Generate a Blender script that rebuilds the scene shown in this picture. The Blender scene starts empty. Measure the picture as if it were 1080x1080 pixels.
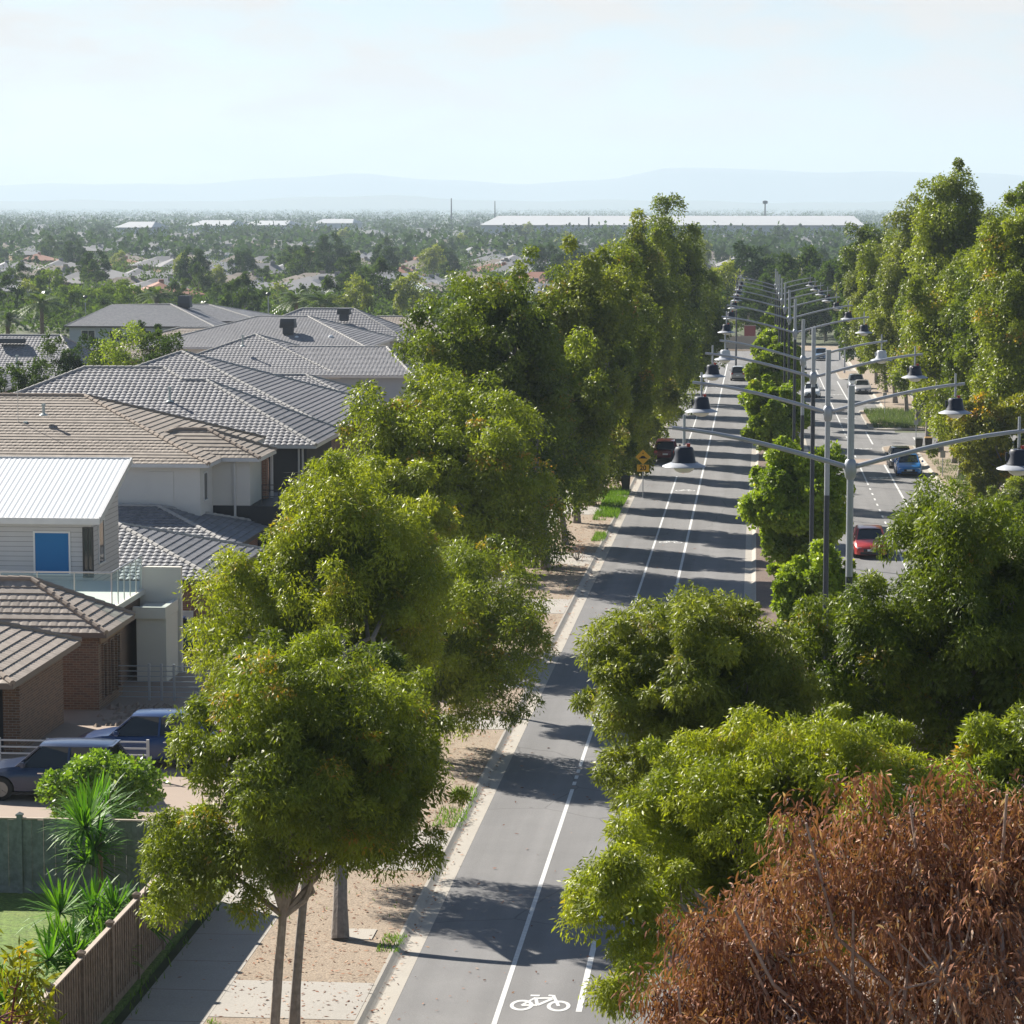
import bpy, bmesh, math, random
import numpy as np
from mathutils import Vector, Matrix
R = math.radians
sc = bpy.context.scene
col = sc.collection
RNG = np.random.default_rng(7)
random.seed(7)

# ------------------------------------------------------------------ camera geometry (also used to read places off the photograph)
FPX = 3000.0; PITCH = math.atan(322/3000); YAW = math.atan(258/3000*math.cos(PITCH)); CAMZ = 16.5; SLOPE = 0.0110
K = 5/3                                       # stations along the street are given in units of K metres
_fw = Vector((-math.sin(YAW)*math.cos(PITCH), math.cos(YAW)*math.cos(PITCH), -math.sin(PITCH)))
_rt = Vector((math.cos(YAW), math.sin(YAW), 0))
_up = Vector((-math.sin(YAW)*math.sin(PITCH), math.cos(YAW)*math.sin(PITCH), math.cos(PITCH)))
def ray(x, y): return _fw + _rt*((x-540)/FPX) + _up*((540-y)/FPX)
def atY(x, y, Y):
    r = ray(x, y); t = Y/r.y; return Vector((r.x*t, Y, CAMZ + r.z*t))
def atX(x, y, X):
    r = ray(x, y); t = X/r.x; return Vector((X, r.y*t, CAMZ + r.z*t))
def atZ(x, y, Z):
    r = ray(x, y); t = (Z-CAMZ)/r.z; return Vector((r.x*t, r.y*t, Z))
def gz(Y):                                   # height of the ground along the street
    if Y <= 420: return -SLOPE*Y
    if Y <= 1000: return -SLOPE*420 - 0.0036*(Y-420)
    return -SLOPE*420 - 2.1 - 0.0004*(min(Y, 9000)-1000)
def gnd(x, y, h=0.0):
    r = ray(x, y); t = (h-CAMZ)/(r.z+SLOPE*r.y); return Vector((r.x*t, r.y*t, CAMZ + r.z*t))
def project(p):
    v = Vector(p) - Vector((0, 0, CAMZ)); d = v.dot(_fw)
    return 540 + FPX*v.dot(_rt)/d, 540 - FPX*v.dot(_up)/d, d
KERB = 0.10

# ------------------------------------------------------------------ materials
M = {}
def mat(name, c, rough=0.8, c2=None, scale=2.0, amount=0.5, bump=0.0, bscale=None, metal=0.0, spec=0.5, fine=None, trans=0.0, alpha=None, detail=6):
    m = bpy.data.materials.new(name); m.use_nodes = True; nt = m.node_tree; N = nt.nodes; L = nt.links
    b = N['Principled BSDF']; b.inputs['Roughness'].default_value = rough; b.inputs['Metallic'].default_value = metal
    b.inputs['Specular IOR Level'].default_value = spec
    b.inputs['Base Color'].default_value = (*c, 1)
    if trans: b.inputs['Transmission Weight'].default_value = trans
    geo = N.new('ShaderNodeNewGeometry')
    if c2 is not None:
        n = N.new('ShaderNodeTexNoise'); n.inputs['Scale'].default_value = scale; n.inputs['Detail'].default_value = detail; n.inputs['Roughness'].default_value = 0.65
        L.new(geo.outputs['Position'], n.inputs['Vector'])
        rmp = N.new('ShaderNodeMapRange'); rmp.inputs[1].default_value = 0.5-amount*0.5; rmp.inputs[2].default_value = 0.5+amount*0.5
        L.new(n.outputs['Fac'], rmp.inputs[0])
        mx = N.new('ShaderNodeMix'); mx.data_type = 'RGBA'
        mx.inputs['A'].default_value = (*c, 1); mx.inputs['B'].default_value = (*c2, 1)
        L.new(rmp.outputs[0], mx.inputs['Factor'])
        out = mx.outputs['Result']
        if fine:
            n2 = N.new('ShaderNodeTexNoise'); n2.inputs['Scale'].default_value = fine[0]; n2.inputs['Detail'].default_value = 3
            L.new(geo.outputs['Position'], n2.inputs['Vector'])
            mr2 = N.new('ShaderNodeMapRange'); mr2.inputs[1].default_value = .3; mr2.inputs[2].default_value = .7
            mr2.inputs[3].default_value = 1-fine[1]; mr2.inputs[4].default_value = 1+fine[1]
            L.new(n2.outputs['Fac'], mr2.inputs[0])
            vm = N.new('ShaderNodeVectorMath'); vm.operation = 'SCALE'
            L.new(out, vm.inputs[0]); L.new(mr2.outputs[0], vm.inputs['Scale']); out = vm.outputs[0]
        L.new(out, b.inputs['Base Color'])
    if bump:
        nb = N.new('ShaderNodeTexNoise'); nb.inputs['Scale'].default_value = bscale or scale*4; nb.inputs['Detail'].default_value = 4
        L.new(geo.outputs['Position'], nb.inputs['Vector'])
        bp = N.new('ShaderNodeBump'); bp.inputs['Strength'].default_value = bump; bp.inputs['Distance'].default_value = 0.02
        L.new(nb.outputs['Fac'], bp.inputs['Height']); L.new(bp.outputs['Normal'], b.inputs['Normal'])
    M[name] = m
    return m

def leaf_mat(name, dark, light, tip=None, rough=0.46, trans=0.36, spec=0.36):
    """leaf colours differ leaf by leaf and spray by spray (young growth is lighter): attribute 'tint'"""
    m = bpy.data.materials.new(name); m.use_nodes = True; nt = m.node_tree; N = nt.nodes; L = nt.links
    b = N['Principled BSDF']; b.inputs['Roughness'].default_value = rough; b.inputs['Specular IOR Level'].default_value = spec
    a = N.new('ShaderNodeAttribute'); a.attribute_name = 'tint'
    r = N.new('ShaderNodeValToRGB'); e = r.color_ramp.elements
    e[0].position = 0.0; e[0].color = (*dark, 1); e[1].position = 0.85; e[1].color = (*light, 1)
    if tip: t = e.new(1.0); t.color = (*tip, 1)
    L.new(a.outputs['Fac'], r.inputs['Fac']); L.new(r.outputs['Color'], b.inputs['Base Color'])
    tr = N.new('ShaderNodeBsdfTranslucent')
    hs = N.new('ShaderNodeMix'); hs.data_type = 'RGBA'; hs.blend_type = 'MULTIPLY'; hs.inputs['Factor'].default_value = 1
    hs.inputs['B'].default_value = (1.5, 1.55, .55, 1)
    L.new(r.outputs['Color'], hs.inputs['A']); L.new(hs.outputs['Result'], tr.inputs['Color'])
    ms = N.new('ShaderNodeMixShader'); ms.inputs['Fac'].default_value = trans
    L.new(b.outputs['BSDF'], ms.inputs[1]); L.new(tr.outputs['BSDF'], ms.inputs[2])
    L.new(ms.outputs['Shader'], N['Material Output'].inputs['Surface'])
    M[name] = m
    return m

def brick_mat(name, c1, c2, mortar, scale=1.0):
    m = bpy.data.materials.new(name); m.use_nodes = True; nt = m.node_tree; N = nt.nodes; L = nt.links
    b = N['Principled BSDF']; b.inputs['Roughness'].default_value = .85
    geo = N.new('ShaderNodeNewGeometry'); s = N.new('ShaderNodeSeparateXYZ'); L.new(geo.outputs['Position'], s.inputs[0])
    ad = N.new('ShaderNodeMath'); ad.operation = 'ADD'; L.new(s.outputs['X'], ad.inputs[0]); L.new(s.outputs['Y'], ad.inputs[1])
    cb = N.new('ShaderNodeCombineXYZ'); L.new(ad.outputs[0], cb.inputs['X']); L.new(s.outputs['Z'], cb.inputs['Y'])
    t = N.new('ShaderNodeTexBrick'); L.new(cb.outputs[0], t.inputs['Vector'])
    t.inputs['Scale'].default_value = scale; t.inputs['Brick Width'].default_value = .24; t.inputs['Row Height'].default_value = .086
    t.inputs['Mortar Size'].default_value = .008; t.inputs['Color1'].default_value = (*c1, 1); t.inputs['Color2'].default_value = (*c2, 1); t.inputs['Mortar'].default_value = (*mortar, 1)
    L.new(t.outputs['Color'], b.inputs['Base Color'])
    bp = N.new('ShaderNodeBump'); bp.inputs['Strength'].default_value = .4; bp.inputs['Distance'].default_value = .01; bp.invert = True
    L.new(t.outputs['Fac'], bp.inputs['Height']); L.new(bp.outputs['Normal'], b.inputs['Normal'])
    M[name] = m
    return m

def board_mat(name, c, pitch=.2, axis='Z', rough=.7, groove=.35, c2=None):
    """boards: a groove every `pitch` metres"""
    m = bpy.data.materials.new(name); m.use_nodes = True; nt = m.node_tree; N = nt.nodes; L = nt.links
    b = N['Principled BSDF']; b.inputs['Roughness'].default_value = rough
    geo = N.new('ShaderNodeNewGeometry'); s = N.new('ShaderNodeSeparateXYZ'); L.new(geo.outputs['Position'], s.inputs[0])
    dv = N.new('ShaderNodeMath'); dv.operation = 'DIVIDE'; L.new(s.outputs[axis], dv.inputs[0]); dv.inputs[1].default_value = pitch
    fr = N.new('ShaderNodeMath'); fr.operation = 'FRACT'; L.new(dv.outputs[0], fr.inputs[0])
    lt = N.new('ShaderNodeMath'); lt.operation = 'LESS_THAN'; L.new(fr.outputs[0], lt.inputs[0]); lt.inputs[1].default_value = .09
    nz = N.new('ShaderNodeTexNoise'); nz.inputs['Scale'].default_value = 1.3; L.new(geo.outputs['Position'], nz.inputs['Vector'])
    m0 = N.new('ShaderNodeMix'); m0.data_type = 'RGBA'; m0.inputs['A'].default_value = (*c, 1); m0.inputs['B'].default_value = (*(c2 or [v*.85 for v in c]), 1); L.new(nz.outputs['Fac'], m0.inputs['Factor'])
    mx = N.new('ShaderNodeMix'); mx.data_type = 'RGBA'; L.new(m0.outputs['Result'], mx.inputs['A']); mx.inputs['B'].default_value = (*[v*groove for v in c], 1)
    L.new(lt.outputs[0], mx.inputs['Factor']); L.new(mx.outputs['Result'], b.inputs['Base Color'])
    bp = N.new('ShaderNodeBump'); bp.inputs['Strength'].default_value = .5; bp.inputs['Distance'].default_value = .015
    L.new(fr.outputs[0], bp.inputs['Height']); L.new(bp.outputs['Normal'], b.inputs['Normal'])
    M[name] = m
    return m

mat('asphalt', (.148, .145, .145), .9, (.205, .2, .197), .45, .8, .35, 90, fine=(60, .16))
mat('pale_metal', (.42, .43, .44), .6, (.36, .37, .38), .02, .8)
def road_wear(m):
    nt = m.node_tree; N = nt.nodes; L = nt.links; b = N['Principled BSDF']; src = b.inputs['Base Color'].links[0].from_socket
    geo = N.new('ShaderNodeNewGeometry'); mp = N.new('ShaderNodeMapping'); mp.inputs['Scale'].default_value = (1.1, .028, 1); L.new(geo.outputs['Position'], mp.inputs['Vector'])
    n = N.new('ShaderNodeTexNoise'); n.inputs['Scale'].default_value = 1.0; n.inputs['Detail'].default_value = 5; L.new(mp.outputs[0], n.inputs['Vector'])
    r = N.new('ShaderNodeMapRange'); r.inputs[1].default_value = .35; r.inputs[2].default_value = .68; r.inputs[3].default_value = .84; r.inputs[4].default_value = 1.12; L.new(n.outputs['Fac'], r.inputs[0])
    v = N.new('ShaderNodeTexVoronoi'); v.feature = 'DISTANCE_TO_EDGE'; v.inputs['Scale'].default_value = .16; L.new(geo.outputs['Position'], v.inputs['Vector'])
    nd = N.new('ShaderNodeTexNoise'); nd.inputs['Scale'].default_value = .5; L.new(geo.outputs['Position'], nd.inputs['Vector'])
    mx = N.new('ShaderNodeMix'); mx.data_type = 'VECTOR'; mx.inputs['Factor'].default_value = .35; L.new(geo.outputs['Position'], mx.inputs['A']); L.new(nd.outputs['Color'], mx.inputs['B']); L.new(mx.outputs['Result'], v.inputs['Vector'])
    lt = N.new('ShaderNodeMapRange'); lt.inputs[1].default_value = .001; lt.inputs[2].default_value = .004; lt.inputs[3].default_value = .70; lt.inputs[4].default_value = 1.0; L.new(v.outputs['Distance'], lt.inputs[0])
    mu = N.new('ShaderNodeMath'); mu.operation = 'MULTIPLY'; L.new(r.outputs[0], mu.inputs[0]); L.new(lt.outputs[0], mu.inputs[1])
    vm = N.new('ShaderNodeVectorMath'); vm.operation = 'SCALE'; L.new(src, vm.inputs[0]); L.new(mu.outputs[0], vm.inputs['Scale']); L.new(vm.outputs[0], b.inputs['Base Color'])
road_wear(M['asphalt'])
mat('line_paint', (.72, .72, .70), .7, (.45, .45, .44), 9, .55)
mat('concrete', (.42, .385, .33), .88, (.33, .30, .26), .8, .8, .2, 40, fine=(30, .1))
mat('path_concrete', (.40, .37, .33), .88, (.30, .28, .25), .5, .8, .2, 40, fine=(25, .1))
mat('gravel', (.345, .272, .20), .95, (.235, .182, .132), 1.2, .8, .7, 30, fine=(22, .38))
mat('mulch', (.19, .13, .10), .95, (.11, .08, .06), 1.5, .8, .7, 22, fine=(18, .4))
mat('dry_ground', (.10, .105, .05), .95, (.055, .075, .03), .05, .7, fine=(.9, .25))
mat('lawn', (.09, .17, .025), .95, (.17, .21, .05), 1.1, .6, .8, 30, fine=(11, .45))
mat('paving', (.36, .28, .22), .9, (.29, .23, .19), .7, .8)
mat('hill', (.10, .13, .10), 1.0, (.14, .15, .10), .001, .8)
mat('tile_brown', (.36, .305, .26), .8, (.27, .23, .195), .9, .8, .2, 25, fine=(2.6, .2))
mat('tile_ochre', (.33, .28, .235), .8, (.245, .21, .175), .8, .8, .2, 25, fine=(2.6, .2))
mat('tile_grey', (.275, .272, .285), .7, (.195, .193, .205), .8, .8, .2, 25, fine=(2.6, .18))
mat('tile_dark', (.225, .228, .245), .6, (.155, .158, .17), 1.0, .8, .2, 25, fine=(2.6, .2))
mat('tile_red', (.32, .14, .09), .8, (.24, .11, .07), .8, .8)
mat('ridge_cap_grey', (.48, .465, .44), .8, (.27, .26, .25), 1.5, .8)
mat('ridge_cap_brown', (.36, .285, .225), .8, (.25, .20, .16), 1.5, .8)
mat('white_metal', (.78, .80, .80), .45, (.70, .72, .73), .6, .8, spec=.4)
mat('gutter_white', (.66, .66, .65), .5, (.55, .55, .55), 2, .8)
mat('gutter_dark', (.06, .055, .055), .5)
mat('gutter_brown', (.16, .12, .10), .5)
mat('render_cream', (.70, .69, .655), .9, (.61, .60, .575), .4, .9)
mat('render_grey', (.70, .66, .59), .9, (.60, .57, .51), .5, .9)
mat('render_brown', (.33, .22, .14), .9, (.27, .18, .12), .6, .9)
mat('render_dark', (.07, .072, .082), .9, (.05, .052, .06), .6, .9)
mat('render_white', (.70, .70, .69), .9, (.60, .60, .6), .4, .9)
mat('render_blue', (.40, .44, .50), .9, (.33, .37, .43), .5, .9)
board_mat('weatherboard', (.60, .59, .59), .19, 'Z')
board_mat('timber_board', (.34, .20, .11), .14, 'Z', groove=.4)
brick_mat('brick_brown', (.24, .135, .085), (.155, .09, .062), (.30, .26, .21))
brick_mat('brick_red', (.30, .13, .08), (.22, .10, .065), (.33, .28, .23))
mat('dark_fence_metal', (.022, .026, .034), .6)
mat('glass_dark', (.012, .018, .024), .05, spec=.5)
mat('blue_blind', (.012, .17, .42), .75, (.010, .15, .38), 1, .8)
mat('frame_white', (.74, .74, .73), .5)
mat('frame_dark', (.03, .03, .03), .5)
mat('steel', (.50, .50, .50), .35, metal=.7)
mat('cooler_dark', (.035, .045, .06), .6)
mat('pipe_grey', (.40, .46, .45), .5)
mat('galv', (.40, .42, .45), .45, (.34, .36, .40), 2, .8, metal=.35)
mat('pole_dark', (.035, .042, .055), .5, (.05, .055, .07), 3, .8)
mat('lamp_dark', (.022, .028, .045), .5, spec=.4)
mat('lamp_pale', (.52, .54, .57), .4)
mat('brim', (.36, .38, .42), .5)
mat('bowl', (.70, .70, .66), .25, spec=.6)
mat('fence_grey', (.26, .295, .28), .9, (.14, .17, .165), 3, .8, .4, 30, fine=(8, .2))
mat('fence_brown', (.27, .205, .155), .9, (.18, .135, .10), 3, .8, .4, 30, fine=(8, .22))
mat('fence_cap', (.48, .40, .33), .85, (.38, .31, .25), 2, .8)
mat('fence_beige', (.42, .37, .30), .9, (.35, .31, .25), 1, .8)
mat('bark_pale', (.40, .33, .26), .9, (.25, .20, .155), 3.5, .7, .7, 14, fine=(9, .2))
mat('bark_grey', (.30, .26, .225), .9, (.17, .15, .13), 3.5, .7, .7, 14, fine=(9, .2))
mat('bark_dead', (.44, .33, .27), .85, (.24, .155, .12), 6, .8, .5, 20)
mat('bark_palm', (.22, .15, .10), .95, (.13, .09, .06), 4, .8)
mat('sign_yellow', (.78, .42, .02), .5)
mat('sign_black', (.015, .015, .015), .6)
mat('sign_back', (.36, .37, .38), .5, metal=.4)
mat('sign_red', (.17, .03, .035), .6)
mat('bin_dark', (.03, .035, .03), .6)
mat('bin_lid', (.28, .16, .04), .6)
mat('tyre', (.018, .018, .019), .85)
mat('rim', (.22, .225, .235), .4, metal=.8)
mat('plastic_black', (.02, .02, .022), .6)
mat('plate_white', (.75, .75, .73), .5)
mat('headlight', (.75, .78, .82), .1, spec=.8)
mat('taillight', (.45, .02, .02), .2, spec=.7)
mat('chrome', (.65, .66, .68), .15, metal=1)
mat('pod', (.075, .038, .032), .6); mat('stone', (.30, .24, .19), .95, (.2, .16, .13), 3, .8)
def paint(name, c, flake=.1):
    m = mat(name, c, .32, spec=.5, metal=flake)
    b = m.node_tree.nodes['Principled BSDF']; b.inputs['Coat Weight'].default_value = .55; b.inputs['Coat Roughness'].default_value = .04
paint('paint_navy', (.007, .026, .080)); paint('paint_blue', (.004, .034, .13)); paint('paint_red', (.42, .035, .028), .1)
paint('paint_azure', (.01, .17, .52)); paint('paint_black', (.014, .015, .018)); paint('paint_white', (.74, .75, .76), 0)
paint('paint_silver', (.40, .39, .38)); paint('paint_grey', (.20, .215, .22)); paint('paint_maroon', (.12, .012, .018)); paint('paint_slate', (.12, .20, .32))
leaf_mat('leaf_euc', (.055, .085, .010), (.272, .318, .026), (.46, .22, .05))
leaf_mat('leaf_euc_bright', (.078, .120, .011), (.355, .385, .030), (.44, .28, .05))
leaf_mat('leaf_euc_dark', (.030, .060, .012), (.178, .225, .020), (.30, .19, .04))
leaf_mat('leaf_euc_dull', (.060, .085, .016), (.26, .292, .038), (.32, .22, .08))
leaf_mat('leaf_maple', (.085, .145, .013), (.32, .40, .036), (.40, .38, .04), rough=.5)
leaf_mat('leaf_gold', (.07, .11, .012), (.30, .29, .025), (.60, .28, .03))
leaf_mat('leaf_shrub', (.055, .12, .012), (.22, .33, .045), (.34, .42, .08), rough=.4)
leaf_mat('leaf_blade', (.040, .125, .012), (.14, .29, .024), (.28, .35, .06), rough=.5, spec=.2)
leaf_mat('leaf_far', (.020, .045, .012), (.085, .13, .026), (.15, .18, .04), rough=.85, spec=.1)
leaf_mat('leaf_far_dark', (.014, .032, .014), (.045, .078, .026), rough=.85, spec=.1)
leaf_mat('leaf_far_lime', (.05, .095, .012), (.165, .225, .03), rough=.85, spec=.1)
leaf_mat('leaf_palm', (.035, .07, .018), (.13, .18, .045), (.30, .26, .14), rough=.4)
leaf_mat('leaf_dead', (.10, .046, .034), (.41, .195, .12), (.62, .43, .31), rough=.8, trans=.15, spec=.1)
leaf_mat('grass_blades', (.05, .12, .012), (.17, .28, .035), rough=.7)
leaf_mat('groundcover', (.05, .085, .03), (.12, .165, .06), rough=.7)

# ------------------------------------------------------------------ objects
def tag(o, label=None, cat=None, group=None, kind=None):
    if label: o['label'] = label
    if cat: o['category'] = cat
    if group: o['group'] = group
    if kind: o['kind'] = kind
    return o
def empty(name, loc, rz=0.0, label=None, cat=None, group=None):
    o = bpy.data.objects.new(name, None); col.objects.link(o); o.location = loc; o.rotation_euler = (0, 0, rz); o.empty_display_size = .3
    return tag(o, label, cat, group)
def kids(o): return [c for c in o.children]
def copy_tree(o, parent=None):
    ch = kids(o)
    c = o.copy(); col.objects.link(c)
    if parent is not None: c.parent = parent
    for k in ch: copy_tree(k, c)
    return c
def link(name, me, m, parent=None):
    o = bpy.data.objects.new(name, me); col.objects.link(o)
    if m is not None: me.materials.append(M[m] if isinstance(m, str) else m)
    if parent is not None: o.parent = parent
    return o

class MB:
    def __init__(s): s.v = []; s.f = []
    def add(s, vs, fs):
        k = len(s.v); s.v.extend([tuple(p) for p in vs]); s.f.extend([tuple(i+k for i in f) for f in fs]); return s
    def poly(s, pts): return s.add(pts, [tuple(range(len(pts)))])
    def box(s, x0, x1, y0, y1, z0, z1):
        return s.add([(x0,y0,z0),(x1,y0,z0),(x1,y1,z0),(x0,y1,z0),(x0,y0,z1),(x1,y0,z1),(x1,y1,z1),(x0,y1,z1)],
                     [(0,3,2,1),(4,5,6,7),(0,1,5,4),(1,2,6,5),(2,3,7,6),(3,0,4,7)])
    def gbox(s, x0, x1, y0, y1, h0, h1):      # a box that follows the fall of the street
        a, b = gz(y0), gz(y1)
        return s.add([(x0,y0,a+h0),(x1,y0,a+h0),(x1,y1,b+h0),(x0,y1,b+h0),(x0,y0,a+h1),(x1,y0,a+h1),(x1,y1,b+h1),(x0,y1,b+h1)],
                     [(0,3,2,1),(4,5,6,7),(0,1,5,4),(1,2,6,5),(2,3,7,6),(3,0,4,7)])
    def bar(s, p, q, w, h=None):              # square bar from p to q
        p = Vector(p); q = Vector(q); d = (q-p).normalized(); h = h or w
        a = d.cross(Vector((0,0,1)));  a = Vector((1,0,0)) if a.length < 1e-4 else a.normalized(); b = a.cross(d).normalized()
        vs = []
        for c in (p, q):
            for i, j in ((-1,-1),(1,-1),(1,1),(-1,1)): vs.append(c + a*(i*w/2) + b*(j*h/2))
        return s.add(vs, [(3,2,1,0),(4,5,6,7),(0,1,5,4),(1,2,6,5),(2,3,7,6),(3,0,4,7)])
    def tube(s, pts, rad, n=8, cap=True):
        pts = [Vector(p) for p in pts]
        if not hasattr(rad, '__len__'): rad = [rad]*len(pts)
        vs = []; fs = []; prev = None
        for i, p in enumerate(pts):
            d = (pts[min(i+1, len(pts)-1)] - pts[max(i-1, 0)]); d = d.normalized() if d.length > 1e-9 else Vector((0,0,1))
            if prev is None:
                a = d.cross(Vector((0,1,0)) if abs(d.y) < .9 else Vector((1,0,0))).normalized()
            else:
                a = (prev - d*prev.dot(d)).normalized()
            prev = a; b = d.cross(a)
            for k in range(n):
                t = 2*math.pi*k/n; vs.append(p + (a*math.cos(t) + b*math.sin(t))*rad[i])
        for i in range(len(pts)-1):
            for k in range(n):
                k2 = (k+1) % n; fs.append((i*n+k, i*n+k2, (i+1)*n+k2, (i+1)*n+k))
        if cap: fs.append(tuple(range(n-1, -1, -1))); fs.append(tuple((len(pts)-1)*n+k for k in range(n)))
        return s.add(vs, fs)
    def lathe(s, prof, c=(0,0,0), n=20):      # profile of (radius, z)
        vs = []; fs = []
        for r, z in prof:
            for k in range(n):
                t = 2*math.pi*k/n; vs.append((c[0]+r*math.cos(t), c[1]+r*math.sin(t), c[2]+z))
        for i in range(len(prof)-1):
            for k in range(n):
                k2 = (k+1) % n; fs.append((i*n+k, i*n+k2, (i+1)*n+k2, (i+1)*n+k))
        fs.append(tuple(range(n-1, -1, -1))); fs.append(tuple((len(prof)-1)*n+k for k in range(n)))
        return s.add(vs, fs)
    def prism(s, poly, z0, z1):
        n = len(poly)
        return s.add([(x,y,z0) for x,y in poly]+[(x,y,z1) for x,y in poly],
                     [tuple(range(n-1,-1,-1)), tuple(range(n,2*n))]+[(i,(i+1)%n,n+(i+1)%n,n+i) for i in range(n)])
    def build(s, name, m, parent=None, smooth=False, bevel=0.0, angle=35):
        o0 = Vector((0,0,0))
        if parent is not None and parent.get('_abs'): o0 = Vector(parent['_abs'])
        me = bpy.data.meshes.new(name)
        me.from_pydata([(p[0]-o0.x, p[1]-o0.y, p[2]-o0.z) for p in s.v], [], s.f); me.update()
        if bevel:
            bm = bmesh.new(); bm.from_mesh(me)
            bmesh.ops.bevel(bm, geom=[e for e in bm.edges if len(e.link_faces) == 2 and e.calc_face_angle(0) > .6], offset=bevel, segments=2, affect='EDGES', clamp_overlap=True)
            bm.to_mesh(me); bm.free()
        if smooth:
            me.shade_smooth(); me.set_sharp_from_angle(angle=R(angle))
        o = link(name, me, m, parent)
        if parent is not None and parent.get('_abs'): o['_abs'] = tuple(o0)
        return o
def absroot(name, loc, label, cat, group=None):   # children are given in world coordinates
    o = empty(name, loc, 0, label, cat, group); o['_abs'] = tuple(loc); return o

def quads_mesh(name, V, tint, m, parent=None, nper=4, loc=None):
    """V: (n, nper, 3) leaves"""
    n = V.shape[0]; me = bpy.data.meshes.new(name)
    v = np.ascontiguousarray(V.reshape(-1, 3), dtype=np.float32)
    me.vertices.add(n*nper); me.vertices.foreach_set('co', v.ravel())
    idx = np.arange(n*nper, dtype=np.int32)
    me.loops.add(n*nper); me.loops.foreach_set('vertex_index', idx)
    me.polygons.add(n); me.polygons.foreach_set('loop_start', np.arange(0, n*nper, nper, dtype=np.int32))
    me.polygons.foreach_set('loop_total', np.full(n, nper, dtype=np.int32))
    at = me.attributes.new('tint', 'FLOAT', 'POINT'); at.data.foreach_set('value', np.repeat(tint, nper).astype(np.float32))
    me.update(); me.validate()
    return link(name, me, m, parent)

def unit(a): return a/np.maximum(np.linalg.norm(a, axis=-1, keepdims=True), 1e-9)
def leaves(cent, rad, n_per, ll, lw, rng, droop=.7, bias=.9, tip=.0, shell=.55, lowtint=.15, upbias=True):
    """leaf quads round clump centres (k,3) with radii (k,3)"""
    k = len(cent)
    c = np.repeat(cent, n_per, 0); r = np.repeat(rad, n_per, 0); n = len(c)
    d = unit(rng.normal(size=(n, 3)))
    if upbias: d[:, 2] = np.where((d[:, 2] < -.25) & (rng.random(n) < .5), -d[:, 2], d[:, 2])
    q = shell + (1-shell)*rng.random(n)**.5; q *= rng.normal(1, .10, n)
    p = c + d*r*q[:, None]
    ax = unit(d*.7 + rng.normal(size=(n, 3))*.75 + np.array([0, 0, -droop]))
    nr = unit(d*bias + rng.normal(size=(n, 3))*.62 + np.array([0, 0, .25]))
    sd = unit(np.cross(ax, nr)); s = rng.uniform(.65, 1.25, n)[:, None]
    L = ax*ll*s; W = sd*lw*s*.5
    V = np.stack([p, p + L*.45 + W, p + L, p + L*.45 - W], 1)
    ct = np.repeat(rng.random(k), n_per)
    t = lowtint + .5*ct + .35*rng.random(n)*(.5+.5*ct)
    t = np.clip(t, 0, .86)
    if tip: 
        hot = (np.repeat(rng.random(k) < tip, n_per)) & (q > .8) & (d[:, 2] > .1) & (rng.random(n) < .75)
        t = np.where(hot, rng.uniform(.88, 1.0, n), t)
    return V, t

def crown_clumps(c, r, rng, n_lobes=9, n_clumps=90, lobe=.52, clump=.17, flat=0.0):
    """clump centres for an uneven, lumpy crown inside the ellipsoid (c, r): lobes sit on the ellipsoid, clumps on the outer side of the lobes"""
    c = np.array(c, float); r = np.array(r, float)*1.03
    n_lobes = max(5, int(n_lobes*1.9)); lobe = lobe*.70
    lc = []
    for i in range(n_lobes):
        best = None
        for _ in range(14):
            d = unit(rng.normal(size=3)); d[2] = d[2]*.95 + .08; p = unit(d)*rng.uniform(.50, .74)
            m = min([np.linalg.norm(p-o) for o, _ in lc] or [9])
            if best is None or m > best[0]: best = (m, p)
        lc.append((best[1], lobe*rng.uniform(.68, 1.18)))
    w = np.array([l[1]**2 for l in lc]); w /= w.sum()
    out = []; rr = []; g = (r.mean()*.6 + r*.4)
    for i in rng.choice(len(lc), n_clumps, p=w):
        o, lr = lc[i]; d = unit(rng.normal(size=3)); u = unit(o)
        if d.dot(u) < -.25: d = d - 2*d.dot(u)*u
        p = o + d*lr*rng.uniform(.62, 1.0)
        if rng.random() < .10: p = unit(rng.normal(size=3))*rng.uniform(.3, .7)
        m = np.linalg.norm(p)
        if m > 1.04: p *= 1.04/m
        s = clump*rng.uniform(.6, 1.35)
        if rng.random() < .09: p = p/max(m, .3)*rng.uniform(.97, 1.04); s *= .7      # ragged sprays beyond the outline
        out.append(c + p*r)
        rr.append(g*s*np.array([1, 1, .85]))
    return np.array(out), np.array(rr), [c + o*r for o, _ in lc]

def limb(mb, p, q, r0, r1, rng, seg=4, wob=.06, n=6):
    p = np.array(p, float); q = np.array(q, float); L = np.linalg.norm(q-p); pts = []; rad = []
    for i in range(seg+1):
        t = i/seg; o = rng.normal(size=3)*wob*L*math.sin(math.pi*t)
        bend = np.array([0, 0, -.06*L*math.sin(math.pi*t)])
        pts.append(p*(1-t) + q*t + o + bend); rad.append(r0*(1-t) + r1*t)
    mb.tube(pts, rad, n)

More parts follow.
